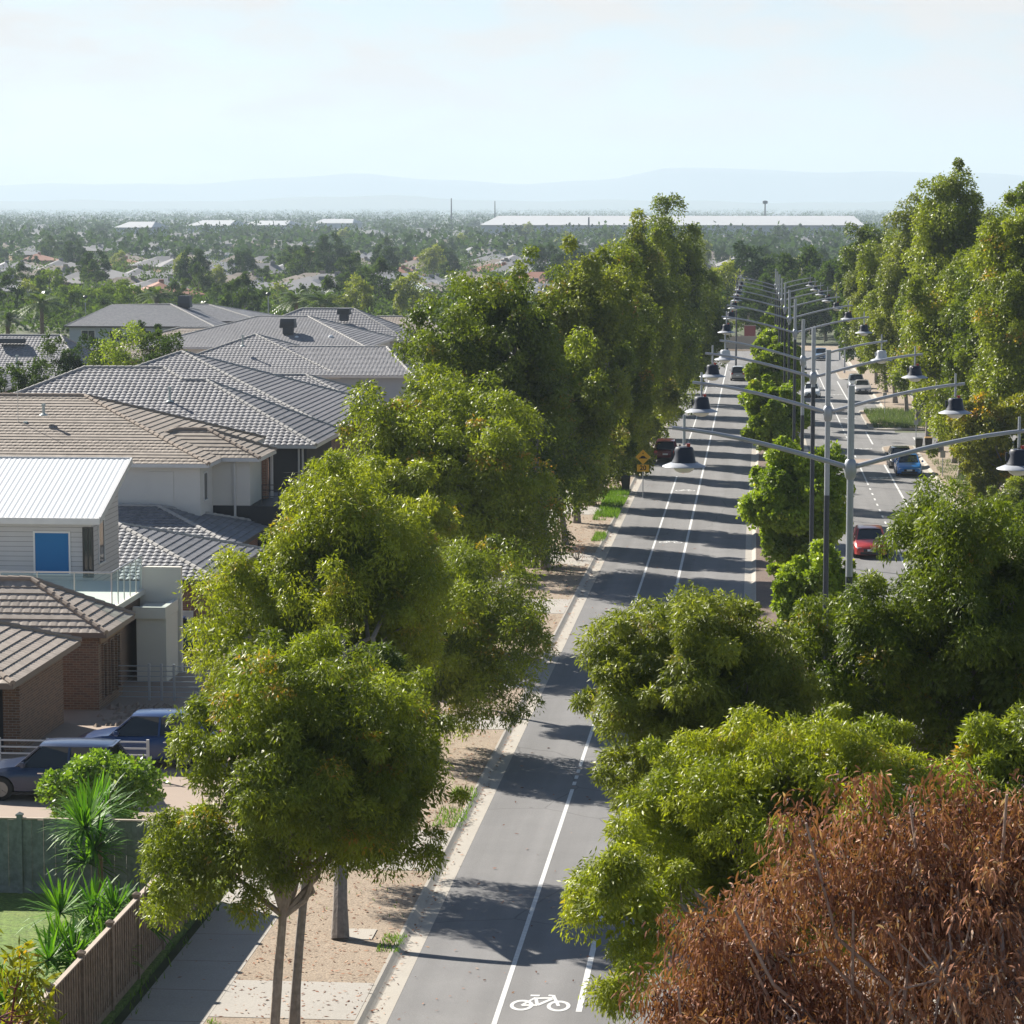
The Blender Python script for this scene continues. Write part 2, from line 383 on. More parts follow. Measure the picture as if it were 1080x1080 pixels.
def tree(label, base, c, r, leafm, name='street_tree', n_leaf=15000, ll=.16, lw=.05, n_clumps=90, lobes=9, lobe=.52, clump=.17, tip=.0, trunk=.12,
         bark='bark_grey', seed=0, fork=None, group=None, droop=.7, cat='tree', extra=None, lean=(0, 0), stems=1, bias=.9):
    """base: foot of the trunk; c, r: centre and radii of the crown, all in metres"""
    rng = np.random.default_rng(seed)
    root = empty(name, base, 0, label, cat, group)
    b = np.array(base, float); c = np.array(c, float) - b; r = np.array(r, float)
    cent, rad, lob = crown_clumps(c, r, rng, lobes, int(n_clumps*1.35), lobe, clump*1.1)
    for e in (extra or []):
        ec = np.array(e[0]) - b; e1, e2, e3 = crown_clumps(ec, e[1], rng, 5, e[2], .55, clump*1.25*(r.mean()/max(.3, np.mean(e[1])))**.7)
        cent = np.vstack([cent, e1]); rad = np.vstack([rad, e2]); lob += e3[-1:]
    V, t = leaves(cent, rad, max(8, int(1.75*n_leaf/len(cent))), ll, lw, rng, droop, tip=tip, bias=bias)
    # inner foliage: whole sprays rather than single leaves, deep inside the crown
    lobs = c + (np.array(lob[:len(lob)-len(extra or [])])-c)*.8; nc = len(lobs); core = np.vstack([lobs, c[None, :]]); crad = np.vstack([np.tile(r*.17, (nc, 1)), (r*.5)[None, :]])
    for e in (extra or []): core = np.vstack([core, (np.array(e[0])-b)[None, :]]); crad = np.vstack([crad, (np.array(e[1])*.5)[None, :]])
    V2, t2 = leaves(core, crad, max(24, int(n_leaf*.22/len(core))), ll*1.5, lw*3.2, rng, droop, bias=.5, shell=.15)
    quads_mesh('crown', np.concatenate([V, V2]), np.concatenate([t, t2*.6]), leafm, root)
    fk = fork if fork is not None else max(1.2, c[2]-r[2]*.75)
    top = np.array([c[0]*.3+lean[0], c[1]*.3+lean[1], fk])
    mb = MB()
    for sgi in range(stems):
        off = np.array([0, 0, 0]) if sgi == 0 else np.array([rng.uniform(.3, .5), rng.uniform(-.3, .3), 0])
        pts = []; rd = []
        for i in range(6):
            q = i/5; pts.append(off*(1-q*.5) + top*np.array([q**1.3, q**1.3, q])); rd.append(trunk*(1.35 if i == 0 else 1.06-.3*q))
        mb.tube(pts, rd, 9)
    mb.build('trunk', bark, root, smooth=True)
    lb = MB()
    for l in [c + (l_-c)*.72 for l_ in np.array(lob)[::2]]:
        mid = top + (l-top)*.15*np.array([1, 1, 2.2]); limb(lb, top-np.array([0, 0, .15]), l, trunk*.62, trunk*.18, rng, 5)
        near = cent[np.argsort(((cent-l)**2).sum(1))[:7]]
        for q in near: limb(lb, l*.75+top*.25 if rng.random() < .4 else l, q, trunk*.22, trunk*.06, rng, 3, n=4)
    lb.build('limb', bark, root, smooth=True)
    return root
def lobe_px(x0, y0, x1, y1, Y, n=50, depth=None):
    c, r = crown_px(x0, y0, x1, y1, Y, depth); return (c, r, n)
def crown_px(x0, y0, x1, y1, Y, depth=None):
    """crown ellipsoid from its outline in the photograph and its distance down the street"""
    c = atY((x0+x1)/2, (y0+y1)/2, Y); a = atY(x0, (y0+y1)/2, Y); b = atY(x1, (y0+y1)/2, Y); t = atY((x0+x1)/2, y0, Y); d = atY((x0+x1)/2, y1, Y)
    rx = (b-a).length/2; rz = (t-d).length/2
    return (c.x, c.y, c.z), (rx, depth or min(rx, 3.2 if rx < 5 else rx), rz)
# ------------------------------------------------------------------ the setting
def strip(name, m, x0, x1, ys, h, parent=None, kind='structure', thick=None):
    """a sheet (or slab) from x0 to x1 that follows the fall of the street; x may be functions of Y"""
    ys = [y*K for y in ys]
    f0 = x0 if callable(x0) else (lambda Y: x0); f1 = x1 if callable(x1) else (lambda Y: x1)
    vs = []; fs = []
    for Y in ys: vs += [(f0(Y/K), Y, gz(Y)+h), (f1(Y/K), Y, gz(Y)+h)]
    for i in range(len(ys)-1): fs.append((2*i, 2*i+1, 2*i+3, 2*i+2))
    if thick:
        k = len(vs)
        for Y in ys: vs += [(f0(Y/K), Y, gz(Y)+h-thick), (f1(Y/K), Y, gz(Y)+h-thick)]
        for i in range(len(ys)-1):
            fs.append((k+2*i, 2*i, 2*i+2, k+2*i+2)); fs.append((2*i+1, k+2*i+1, k+2*i+3, 2*i+3))
        fs.append((k, k+1, 1, 0)); e = 2*(len(ys)-1); fs.append((e, e+1, k+e+1, k+e))
    mb = MB(); mb.add(vs, fs); o = mb.build(name, m, parent)
    if kind and parent is None: o['kind'] = kind
    return o
def frange(a, b, st): 
    n = max(1, round((b-a)/st)); return [a+(b-a)*i/n for i in range(n+1)]

# the ground: one sheet to the horizon
gy = frange(-180, 420, 15)+frange(450, 990, 45)+[1000, 1300, 1800, 2600, 4000, 6000, 9000, 13000, 20500]
gx = [-7000, -3000, -1200, -500, -200, -60, 0, 60, 200, 500, 1200, 3000, 7000]
mb = MB(); nx = len(gx)
mb.add([(x, y, gz(y)) for y in gy for x in gx], [(i*nx+j, i*nx+j+1, (i+1)*nx+j+1, (i+1)*nx+j) for i in range(len(gy)-1) for j in range(nx-1)])
tag(mb.build('ground', 'dry_ground'), kind='structure')
LIP, BIKE, CEN = -7.62, -5.36, -3.64
def medL(Y): return -.42 if Y < 95 else -.42 + (Y-95)/100*.55       # left lip of the median gutter
Yr = frange(-20, 238, 6)
strip('road', 'asphalt', LIP, medL, Yr, .004)                       # carriageway going away
strip('road', 'asphalt', 4.2, 12.0, Yr, .004)                      # carriageway coming back
strip('road', 'asphalt', -60, 70, frange(238, 252, 7), .008)        # cross street at the bottom of the hill
strip('road', 'asphalt', 12.0, 70, frange(137.5, 146.5, 3), .006)   # side street on the right
# kerbs and gutters
def kerbs(name, xlip, sgn, ys, w=.42, k=.22):
    fx = xlip if callable(xlip) else (lambda Y: xlip)
    prof = [(0, .006), (w*.92, -.012+.012), (w, .012), (w+.06, .045), (w+.15, KERB+.004), (w+k, KERB+.008), (w+k, -.05)]
    vs = []; fs = []; n = len(prof)
    for Y in ys:
        for dx, h in prof: vs.append((fx(Y)+sgn*dx, Y*K, gz(Y*K)+max(h, -.05)+.002))
    for i in range(len(ys)-1):
        for j in range(n-1): fs.append((i*n+j, i*n+j+1, (i+1)*n+j+1, (i+1)*n+j) if sgn > 0 else (i*n+j+1, i*n+j, (i+1)*n+j, (i+1)*n+j+1))
    mb = MB(); mb.add(vs, fs); tag(mb.build('kerb', 'concrete'), kind='structure')
kerbs('kerb', LIP, -1, Yr)
kerbs('kerb', medL, 1, Yr, .36, .2)
kerbs('kerb', 4.2, -1, Yr, .3, .2)
kerbs('kerb', 12.0, 1, frange(-20, 136, 6), .42, .22); kerbs('kerb', 12.0, 1, frange(148, 238, 6), .42, .22)
# verges, footpaths, yards
strip('verge', 'gravel', -11.4, -8.26, Yr, KERB, thick=.14)
strip('footpath', 'path_concrete', -13.1, -11.4, Yr, KERB+.006, thick=.14)
strip('yard_ground', 'paving', -60, -13.1, frange(42.4, 236, 6), KERB-.004, thick=.14)
strip('lawn', 'lawn', -40, -13.4, frange(24, 42.4, 6), KERB+.02, thick=.14)
strip('median_verge', 'mulch', lambda Y: medL(Y)+.55, 3.71, Yr, KERB, thick=.14)
strip('verge', 'gravel', 12.63, 16.2, frange(-20, 136, 6), KERB, thick=.14); strip('footpath', 'path_concrete', 16.2, 17.8, frange(-20, 136, 6), KERB+.006, thick=.14)
strip('verge', 'gravel', 12.63, 16.2, frange(148, 238, 6), KERB, thick=.14); strip('footpath', 'path_concrete', 16.2, 17.8, frange(148, 238, 6), KERB+.006, thick=.14)
strip('verge', 'gravel', -60, 70, frange(252, 262, 5), KERB, thick=.14)
strip('lawn', 'lawn', -19.5, -13.3, frange(57.5, 60.5, 1.5), KERB+.012)
# driveways over the verge, joints between the slabs
for a, b, w in ((34.75, 36.55, 0), (43.3, 46.3, 0), (56.2, 57.8, 0), (61.5, 65.0, 0), (74, 77, 0), (85.5, 88.6, 0), (101, 104, 0), (117.5, 121, 0), (134, 137.5, 0), (152, 155, 0), (170, 173, 0), (190, 193, 0)):
    strip('driveway', 'path_concrete', -11.39, -8.27, [a, b], KERB+.010, thick=.1)
    if b > 42: strip('driveway', 'path_concrete', -19.0, -13.11, [a, b], KERB+.004, thick=.1)
mb = MB()
for Y in frange(18, 120, 1.5): mb.gbox(-13.09, -11.41, Y*K, Y*K+.03, KERB+.0062, KERB+.0082)
tag(mb.build('path_joint', 'gutter_brown'), kind='structure')
# kerb build-outs with gravel on the right
def buildout(pts):
    pts = [(p[0], p[1]*K) for p in pts]
    k = MB(); n = len(pts)
    c = Vector((sum(p[0] for p in pts)/n, sum(p[1] for p in pts)/n))
    inn = [tuple(c + (Vector(p)-c)*.9) for p in pts]
    for i in range(n):
        j = (i+1) % n; a, b, a2, b2 = pts[i], pts[j], inn[i], inn[j]
        k.add([(a[0],a[1],gz(a[1])), (b[0],b[1],gz(b[1])), (b[0],b[1],gz(b[1])+.13), (a[0],a[1],gz(a[1])+.13), (a2[0],a2[1],gz(a2[1])+.13), (b2[0],b2[1],gz(b2[1])+.13)], [(0,1,2,3), (3,2,5,4)])
    tag(k.build('kerb', 'concrete'), kind='structure')
    g = MB(); g.poly([(p[0], p[1], gz(p[1])+.125) for p in inn]); tag(g.build('verge', 'gravel'), kind='structure')
def blob(x0, x1, y0, y1): 
    return [(x0+(x1-x0)*(.5-.5*math.cos(t))*1.0 if math.cos(t) > 0 else x1, y0+(y1-y0)*(.5-.5*math.sin(t)*1.0)) for t in [math.pi*(-.5+i/12) for i in range(13)]]+[(x1, y1), (x1, y0)]
def tongue(x0, x1, y0, y1):
    ym = (y0+y1)/2; h = (y1-y0)/2; r = min(h, 1.4)
    pts = [(x1, y0)]
    for i in range(9): t = math.pi/2*i/8; pts.append((x0+r-r*math.sin(t), y0+r-r*math.cos(t)))
    for i in range(9): t = math.pi/2*i/8; pts.append((x0+r-r*math.cos(t), y1-r+r*math.sin(t)))
    pts.append((x1, y1)); return pts
buildout(tongue(10.0, 12.65, 129.5, 136.3)); buildout(tongue(9.9, 12.65, 148, 165)); buildout(tongue(9.9, 12.65, 96, 99.5))
buildout(tongue(9.9, 12.65, 201, 214))

# painted markings
def marks(name, segs, w, h=.009):
    mb = MB()
    for xa, ya, xb, yb in segs:
        ya *= K; yb *= K
        n = max(1, round((yb-ya)/8))
        for i in range(n):
            y0 = ya+(yb-ya)*i/n; y1 = ya+(yb-ya)*(i+1)/n; x0 = xa+(xb-xa)*i/n; x1 = xa+(xb-xa)*(i+1)/n
            mb.add([(x0-w/2, y0, gz(y0)+h), (x0+w/2, y0, gz(y0)+h), (x1+w/2, y1, gz(y1)+h), (x1-w/2, y1, gz(y1)+h)], [(0, 1, 2, 3)])
    return tag(mb.build(name, 'line_paint'), kind='structure')
segs = [(BIKE, -10, BIKE, 50.4)] + [(BIKE, y, BIKE, y+.32) for y in (50.8, 51.4, 52.0)] + [(BIKE, 52.6, BIKE, 118.5)] + [(BIKE, y, BIKE, y+.9) for y in frange(121, 140, 1.9)] + [(BIKE, 141, BIKE, 226)]
marks('lane_line', segs, .11)
segs = [(CEN, 35.6, CEN, 39.4)] + [(CEN, a, CEN, b) for a, b in ((40.5, 46), (47.8, 53), (54.5, 58.5), (60, 64.2), (66, 70), (72, 76))] + [(CEN, 78, CEN, 226)]
marks('lane_line', segs, .13)
marks('lane_line', [(7.65, 60, 7.65, 96), (7.65, 116, 7.65, 126)] + [(7.65, y, 7.65, y+.8) for y in frange(97, 115, 2.2)] + [(7.65, y, 7.65, y+1.1) for y in frange(127, 150, 2.6)] + [(7.65, 152, 7.65, 228)], .11)
marks('lane_line', [(9.5, 60, 9.5, 94), (9.5, 101, 9.5, 128.5), (9.5, 138, 9.5, 147), (9.5, 167, 9.5, 199)], .13)
marks('stop_line', [(13.3, 139.0, 13.3, 143.0)], .35)
marks('stop_line', [(-5.0, 229.3, -5.0, 229.6), ], 4.4)
def disc_ring(mb, cx, cy, r0, r1, n=28):
    k = len(mb.v)
    for i in range(n):
        t = 2*math.pi*i/n
        mb.v += [(cx+r0*math.cos(t), cy+r0*math.sin(t), 0), (cx+r1*math.cos(t), cy+r1*math.sin(t), 0)]
    for i in range(n):
        j = (i+1) % n; mb.f.append((k+2*i, k+2*i+1, k+2*j+1, k+2*j))
def flatbar(mb, p, q, w):
    p = Vector((*p, 0)); q = Vector((*q, 0)); d = (q-p).normalized(); a = Vector((-d.y, d.x, 0))*w/2
    mb.add([p-a, p+a, q+a, q-a], [(3, 2, 1, 0)])
def bicycle_symbol(cx, cy, flip=1, s=1.0):
    mb = MB(); cy *= K; e = 1.7
    disc_ring(mb, -.40, 0, .17, .255); disc_ring(mb, .40, 0, .17, .255)
    seat = (-.17, .45); bb = (-.06, .02); head = (.24, .46); rear = (-.40, 0); front = (.40, 0)
    for p, q, w in ((rear, bb, .075), (bb, (-.145, .38), .075), ((-.145, .38), rear, .06), (bb, (.22, .34), .085), ((-.14, .34), (.225, .38), .075), (front, head, .075), ((-.27, .475), (-.07, .475), .075), ((.12, .50), (.27, .48), .07)): flatbar(mb, p, q, w)
    vs = [((cx+flip*p[0]*s), cy+p[1]*s*flip*e, gz(cy+p[1]*s*flip*e)+.010+.0004*(i % 5)) for i, p in enumerate(mb.v)]
    o = MB(); o.add(vs, mb.f); return tag(o.build('bicycle_marking', 'line_paint'), kind='structure')
for Y in (35.85, 73.2, 92.5, 111.7, 140, 165, 190): bicycle_symbol(-4.5, Y)
for Y in (118.6, 135.0, 158, 182): bicycle_symbol(8.6, Y, -1)
# speed hump bands
for x0, x1, Y in ((4.2, 12.0, 125.5),):
    strip('speed_hump', 'paving', x0+.3, x1-.3, [Y, Y+1.0, Y+2.2, Y+3.2], .012)

# hills on the horizon
def ridge(name, Y, pts, depth):
    xs = np.linspace(-1500, 2300, 160)
    mb = MB(); vs = []; n = len(xs)
    rows = ((-.5, 0), (-.28, .35), (-.1, .85), (0, 1), (.5, 0)); base = gz(Y)-3
    px = [p[0] for p in pts]; py = [p[1] for p in pts]
    for k, (o, h) in enumerate(rows):
        for i, x in enumerate(xs):
            y = np.interp(x, px, py) + 1.0*math.sin(x*.021+k)+.8*math.sin(x*.057+Y+k*2)
            q = atY(float(np.clip(x, -1400, 2200)), float(y), Y); X = q.x; z = base + max(0, q.z-base)*h
            X = max(-6900, min(6900, X))
            vs.append((X, Y+o*depth, z))
    mb.add(vs, [(k*n+i, k*n+i+1, (k+1)*n+i+1, (k+1)*n+i) for k in range(len(rows)-1) for i in range(n-1)])
    tag(mb.build(name, 'hill', smooth=True), kind='structure')
ridge('hill', 18500, [(-700, 196), (0, 195), (180, 194), (300, 187), (380, 184), (450, 189), (560, 193), (640, 190), (700, 179), (760, 176), (830, 180), (950, 182), (1080, 184), (1400, 188), (2300, 196)], 1500)
ridge('hill', 13000, [(-700, 214), (0, 212), (200, 212), (330, 208), (430, 207), (520, 211), (700, 212), (860, 213), (1080, 212), (2300, 214)], 1200)

# ------------------------------------------------------------------ air, sky, sun, camera
SUN_EL, SUN_AZ = 34.0, 41.0         # elevation; degrees ahead of due left
mb = MB(); mb.box(-7600, 7600, -220, 21200, gz(12500)-9, 420)
hz = mb.build('haze', None); tag(hz, kind='stuff')
hm = bpy.data.materials.new('haze_air'); hm.use_nodes = True; hn = hm.node_tree
hn.nodes.remove(hn.nodes['Principled BSDF'])
pv = hn.nodes.new('ShaderNodeVolumePrincipled'); pv.inputs['Color'].default_value = (.655, .785, .925, 1); pv.inputs['Density'].default_value = .000115; pv.inputs['Anisotropy'].default_value = .1
pv.inputs['Density Attribute'].default_value = ''
hn.links.new(pv.outputs['Volume'], hn.nodes['Material Output'].inputs['Volume'])
hz.data.materials.append(hm)
try: hm.cycles.homogeneous_volume = True
except Exception: pass

w = bpy.data.worlds.new('World'); sc.world = w; w.use_nodes = True; nt = w.node_tree; N = nt.nodes; L = nt.links
sky = N.new('ShaderNodeTexSky'); sky.sky_type = 'NISHITA'; sky.sun_disc = False; sky.sun_elevation = R(SUN_EL); sky.sun_rotation = R(270+SUN_AZ)
sky.air_density = .75; sky.dust_density = .3; sky.ozone_density = 1.0
tc = N.new('ShaderNodeTexCoord')
# thin bright cloud over the whole sky, with soft cumulus low down
sp = N.new('ShaderNodeSeparateXYZ'); L.new(tc.outputs['Generated'], sp.inputs[0])
mp = N.new('ShaderNodeMapping'); mp.inputs['Scale'].default_value = (1, 1, 3.2); L.new(tc.outputs['Generated'], mp.inputs['Vector'])
n1 = N.new('ShaderNodeTexNoise'); n1.inputs['Scale'].default_value = 20; n1.inputs['Detail'].default_value = 7; n1.inputs['Roughness'].default_value = .55; n1.inputs['Distortion'].default_value = .2
L.new(mp.outputs[0], n1.inputs['Vector'])
mr = N.new('ShaderNodeMapRange'); mr.inputs[1].default_value = .38; mr.inputs[2].default_value = .60; mr.inputs[3].default_value = .20; mr.inputs[4].default_value = 1.0
L.new(n1.outputs['Fac'], mr.inputs[0])
# clear overhead: only the lower sky is clouded
hr = N.new('ShaderNodeMapRange'); hr.inputs[1].default_value = .09; hr.inputs[2].default_value = .22; hr.inputs[3].default_value = 1.0; hr.inputs[4].default_value = .0
L.new(sp.outputs['Z'], hr.inputs[0])
mm = N.new('ShaderNodeMath'); mm.operation = 'MULTIPLY'; L.new(mr.outputs[0], mm.inputs[0]); L.new(hr.outputs[0], mm.inputs[1])
cx = N.new('ShaderNodeMix'); cx.data_type = 'RGBA'; L.new(mm.outputs[0], cx.inputs['Factor']); L.new(sky.outputs['Color'], cx.inputs['A']); cx.inputs['B'].default_value = (7.6, 6.9, 6.3, 1)
L.new(cx.outputs['Result'], N['Background'].inputs['Color']); N['Background'].inputs['Strength'].default_value = .05

sl = bpy.data.lights.new('sun', 'SUN'); sl.energy = 5.0; sl.angle = R(.55); sl.color = (1.0, .94, .84)
so = bpy.data.objects.new('sun', sl); col.objects.link(so)
sd = Vector((-math.cos(R(SUN_AZ))*math.cos(R(SUN_EL)), math.sin(R(SUN_AZ))*math.cos(R(SUN_EL)), math.sin(R(SUN_EL))))
so.rotation_euler = sd.to_track_quat('Z', 'Y').to_euler()
cam = bpy.data.cameras.new('camera'); co = bpy.data.objects.new('camera', cam); col.objects.link(co); sc.camera = co
cam.sensor_width = 36; cam.lens = 100; cam.clip_start = .5; cam.clip_end = 60000
co.location = (0, 0, CAMZ); co.rotation_euler = (math.pi/2-PITCH, 0, YAW)
sc.view_settings.view_transform = 'Standard'; sc.view_settings.look = 'None'; sc.view_settings.gamma = 1; sc.view_settings.exposure = 1.17
sc.render.engine = 'CYCLES'
sc.cycles.volume_bounces = 1; sc.cycles.max_bounces = 8; sc.cycles.diffuse_bounces = 3; sc.cycles.transmission_bounces = 4; sc.cycles.transparent_max_bounces = 8
sc.cycles.caustics_reflective = False; sc.cycles.caustics_refractive = False
# ------------------------------------------------------------------ trees along the street
def st(label, bx, by, box, Y=None, **k):
    Y = (Y or by)*K; seed = int(by*7); by *= K
    if seed > 440: k['lw'] = k.get('lw', .05)*1.35; k['n_leaf'] = int(k.get('n_leaf', 15000)*1.25)
    c, r = crown_px(*box, Y, k.pop('depth', None))
    return tree(label, (bx, by, gz(by)+KERB), c, r, k.pop('leafm', 'leaf_euc'), seed=k.pop('seed', seed), **k)
G1 = 'trees along the left kerb'
st('low spreading gum with a pale forked trunk beside the paling fence, nearest on the left', -9.15, 31.6, (196, 676, 466, 925), 32.0, extra=[lobe_px(150, 850, 300, 975, 53, 60), lobe_px(360, 770, 482, 930, 53, 45)], leafm='leaf_euc', n_leaf=80000, ll=.118, lw=.031, n_clumps=270, lobes=13, clump=.12, tip=.05, trunk=.105, bark='bark_pale', fork=3.6, group=G1, depth=3.0, droop=.95)
st('slender gum with a thin straight grey trunk just behind the nearest forked gum', -9.42, 34.2, (300, 690, 455, 880), 34.6, leafm='leaf_euc_dark', n_leaf=14000, ll=.14, lw=.038, n_clumps=70, lobes=6, trunk=.10, group=G1, bark='bark_grey', droop=.9)
st('wide bright gum whose stout trunk leans right on the gravel verge', -9.6, 38.9, (262, 484, 472, 790), 44.0, extra=[lobe_px(186, 590, 320, 770, 73, 55), lobe_px(235, 555, 330, 680, 73, 30)], leafm='leaf_euc_bright', n_leaf=74000, ll=.135, lw=.037, n_clumps=220, lobes=13, clump=.125, tip=.08, trunk=.17, fork=4.2, group=G1, depth=3.2, droop=.85)
st('gum with a round crown reaching right over the kerb, by the driveway', -9.98, 52.7, (385, 556, 560, 785), 53.5, extra=[lobe_px(470, 585, 582, 755, 87, 60)], leafm='leaf_euc', n_leaf=34000, ll=.15, lw=.042, n_clumps=140, lobes=10, clump=.14, tip=.06, trunk=.13, fork=3.4, group=G1, droop=.85)
st('small rounded gum between the two wide crowns on the left', -10.9, 59.5, (385, 486, 475, 600), 59.5, leafm='leaf_euc_bright', n_leaf=14000, ll=.17, lw=.05, n_clumps=70, lobes=7, clump=.17, tip=.06, group=G1)
st('broad dome shaped gum in front of the tall dark tree', -11.0, 66.5, (356, 393, 570, 650), 67.5, extra=[lobe_px(455, 425, 590, 615, 110, 70)], leafm='leaf_euc', n_leaf=42000, ll=.17, lw=.052, n_clumps=180, lobes=12, clump=.14, tip=.08, trunk=.16, group=G1, depth=4.0)
st('tall dark gum with two peaks, highest of the near left trees', -10.3, 84, (468, 264, 604, 500), 85, leafm='leaf_euc_dark', n_leaf=52000, ll=.20, lw=.065, n_clumps=210, lobes=16, lobe=.40, clump=.125, tip=.10, trunk=.22, group=G1, depth=4.2, cat='tree', extra=[lobe_px(482, 390, 636, 614, 140, 120, 4.2), lobe_px(424, 284, 522, 470, 139, 80, 3.4), lobe_px(440, 380, 540, 560, 139, 60, 3.4)])
st('yellowish gum with a ragged top right behind the tall dark gum', -10.2, 98, (556, 250, 668, 530), 98, leafm='leaf_euc_dull', n_leaf=30000, ll=.22, lw=.075, n_clumps=130, lobes=12, lobe=.42, clump=.15, tip=.10, trunk=.2, group=G1)
st('gum hung with yellow green sprays over the verge, middle of the left row', -10.0, 111, (606, 262, 690, 520), 111, leafm='leaf_euc', n_leaf=24000, ll=.22, lw=.08, n_clumps=110, lobes=11, lobe=.42, clump=.16, tip=.08, trunk=.2, group=G1)
st('pale olive gum below the highest left crown', -10.1, 126, (634, 232, 716, 480), 126, leafm='leaf_euc_dull', n_leaf=24000, ll=.24, lw=.085, n_clumps=100, lobes=11, lobe=.42, clump=.16, tip=.05, trunk=.2, group=G1)
st('olive gum with drooping lower limbs near the sign with the diamond', -9.8, 141, (652, 242, 726, 456), 141, leafm='leaf_euc', n_leaf=20000, ll=.25, lw=.09, n_clumps=90, lobes=10, clump=.17, trunk=.2, group=G1)
st('highest dark gum of the left row, its peak touching the horizon', -9.9, 160, (660, 214, 752, 440), 160, leafm='leaf_euc_dark', n_leaf=24000, ll=.27, lw=.10, n_clumps=110, lobes=13, lobe=.40, clump=.15, trunk=.24, group=G1)
st('dark gum furthest down the left row, above the yellow bush', -10.0, 182, (694, 262, 763, 415), 182, leafm='leaf_euc_dark', n_leaf=18000, ll=.28, lw=.10, n_clumps=80, lobes=9, clump=.17, trunk=.22, group=G1)

BK = dict(n_leaf=15000, ll=.24, lw=.085, n_clumps=80, lobes=10, lobe=.44, clump=.16, trunk=.18, group=G1)
for Yk, bx, lm, lab in ((91, (520, 330, 640, 560), 'leaf_euc', 'gum tucked in behind the tall dark gum with two peaks'), (105, (592, 300, 672, 530), 'leaf_euc_dark', 'darker gum filling in behind the yellowish ragged one'), (118.5, (625, 290, 700, 500), 'leaf_euc_dull', 'gum half hidden behind the one hung with yellow green sprays'),
        (133.5, (645, 275, 715, 470), 'leaf_euc', 'gum behind the pale olive one, level with the yellow sign'), (150, (660, 262, 732, 450), 'leaf_euc_dark', 'gum just short of the highest dark gum'), (171, (688, 250, 752, 425), 'leaf_euc', 'gum just beyond the highest dark gum'), (194, (705, 285, 765, 405), 'leaf_euc_dark', 'lower dark gum at the very end of the left row')):
    st(lab, -10.1, Yk, bx, Yk, leafm=lm, **BK)
G2 = 'young trees in the median'
MED = dict(leafm='leaf_maple', bark='bark_grey', droop=.35, trunk=.10, group=G2, tip=.03)
st('bright green median tree at the foot of the second nearest lamp pole', 2.0, 51, (822, 568, 902, 700), 51, n_leaf=20000, ll=.125, lw=.085, n_clumps=95, lobes=8, clump=.16, **MED)
st('fullest bright green median tree, overhanging the kerb of the far carriageway', 2.0, 67, (787, 464, 894, 612), 67, n_leaf=26000, ll=.14, lw=.095, n_clumps=120, lobes=10, clump=.15, **MED)
st('bright median tree level with the left parked red car', 1.9, 100, (781, 398, 852, 475), 100, n_leaf=14000, ll=.17, lw=.12, n_clumps=80, lobes=8, clump=.17, **MED)
st('median tree just short of the silver car', 1.9, 124, (791, 366, 846, 420), 124, n_leaf=10000, ll=.19, lw=.13, n_clumps=60, lobes=7, clump=.18, **MED)
st('small median tree with a rounded top beyond the silver car', 2.0, 150, (798, 346, 842, 392), 150, n_leaf=7000, ll=.22, lw=.15, n_clumps=46, lobes=6, clump=.19, **MED)
st('last median tree, dark among the far lamp poles', 2.1, 178, (802, 322, 838, 368), 178, n_leaf=6000, ll=.24, lw=.16, n_clumps=40, lobes=6, clump=.19, **MED)
G3 = 'large gums in the near median'
st('dull green gum overhanging the right lane, feathery crown', 1.0, 31, (610, 620, 858, 870), 31.0, leafm='leaf_euc_dull', n_leaf=70000, ll=.115, lw=.028, n_clumps=210, lobes=13, clump=.125, tip=.04, trunk=.13, group=G3, droop=1.0, depth=2.2)
st('large dark gum filling the right edge in front of the red car', 3.3, 33, (918, 512, 1140, 880), 33.0, extra=[lobe_px(828, 622, 960, 830, 54, 80), lobe_px(885, 588, 1010, 790, 54, 60)], leafm='leaf_euc_dark', n_leaf=92000, ll=.115, lw=.031, n_clumps=260, lobes=14, clump=.12, tip=.05, trunk=.15, group=G3, droop=.9, depth=2.6)
_e = atY(668, 965, 41)
st('sunlit yellow green gum behind the brown dead crown', 1.0, 25.5, (650, 752, 1025, 1010), 26, leafm='leaf_euc_bright', n_leaf=88000, ll=.10, lw=.025, n_clumps=260, lobes=14, clump=.115, tip=.07, trunk=.13, group=G3, droop=.95, depth=2.0, extra=[((_e.x, 41, _e.z), (.95, 1.0, 1.25), 60)])
st('small dark gum at the right edge above the brown dead crown', 3.9, 27, (970, 748, 1140, 960), 27, leafm='leaf_euc', n_leaf=28000, ll=.12, lw=.032, n_clumps=80, lobes=7, clump=.16, tip=.05, group=G3, droop=.9)

G4 = 'tall gums along the right footpath'
st('yellow and orange tipped young tree under the tall gums, right edge', 14.2, 101, (1004, 412, 1100, 530), 101, leafm='leaf_gold', n_leaf=17000, ll=.17, lw=.08, n_clumps=95, lobes=9, clump=.16, tip=.14, group=G4)
st('tall gum with a pale trunk beside the bins and parked blue car', 14.3, 119, (950, 262, 1085, 492), 119, leafm='leaf_euc', n_leaf=36000, ll=.22, lw=.08, n_clumps=170, lobes=15, lobe=.40, clump=.14, tip=.05, trunk=.24, group=G4, depth=5)
st('tallest gum of the right row with a knobbly pointed peak', 14.3, 133, (948, 182, 1064, 440), 133, leafm='leaf_euc', n_leaf=34000, ll=.23, lw=.085, n_clumps=160, lobes=17, lobe=.36, clump=.13, trunk=.26, group=G4, depth=5)
st('broad gum leaving the picture at the right edge, below the horizon line of crowns', 17.0, 106, (1022, 206, 1140, 470), 106, leafm='leaf_euc', n_leaf=34000, ll=.21, lw=.075, n_clumps=160, lobes=15, lobe=.40, clump=.14, tip=.04, trunk=.26, group=G4, depth=5)
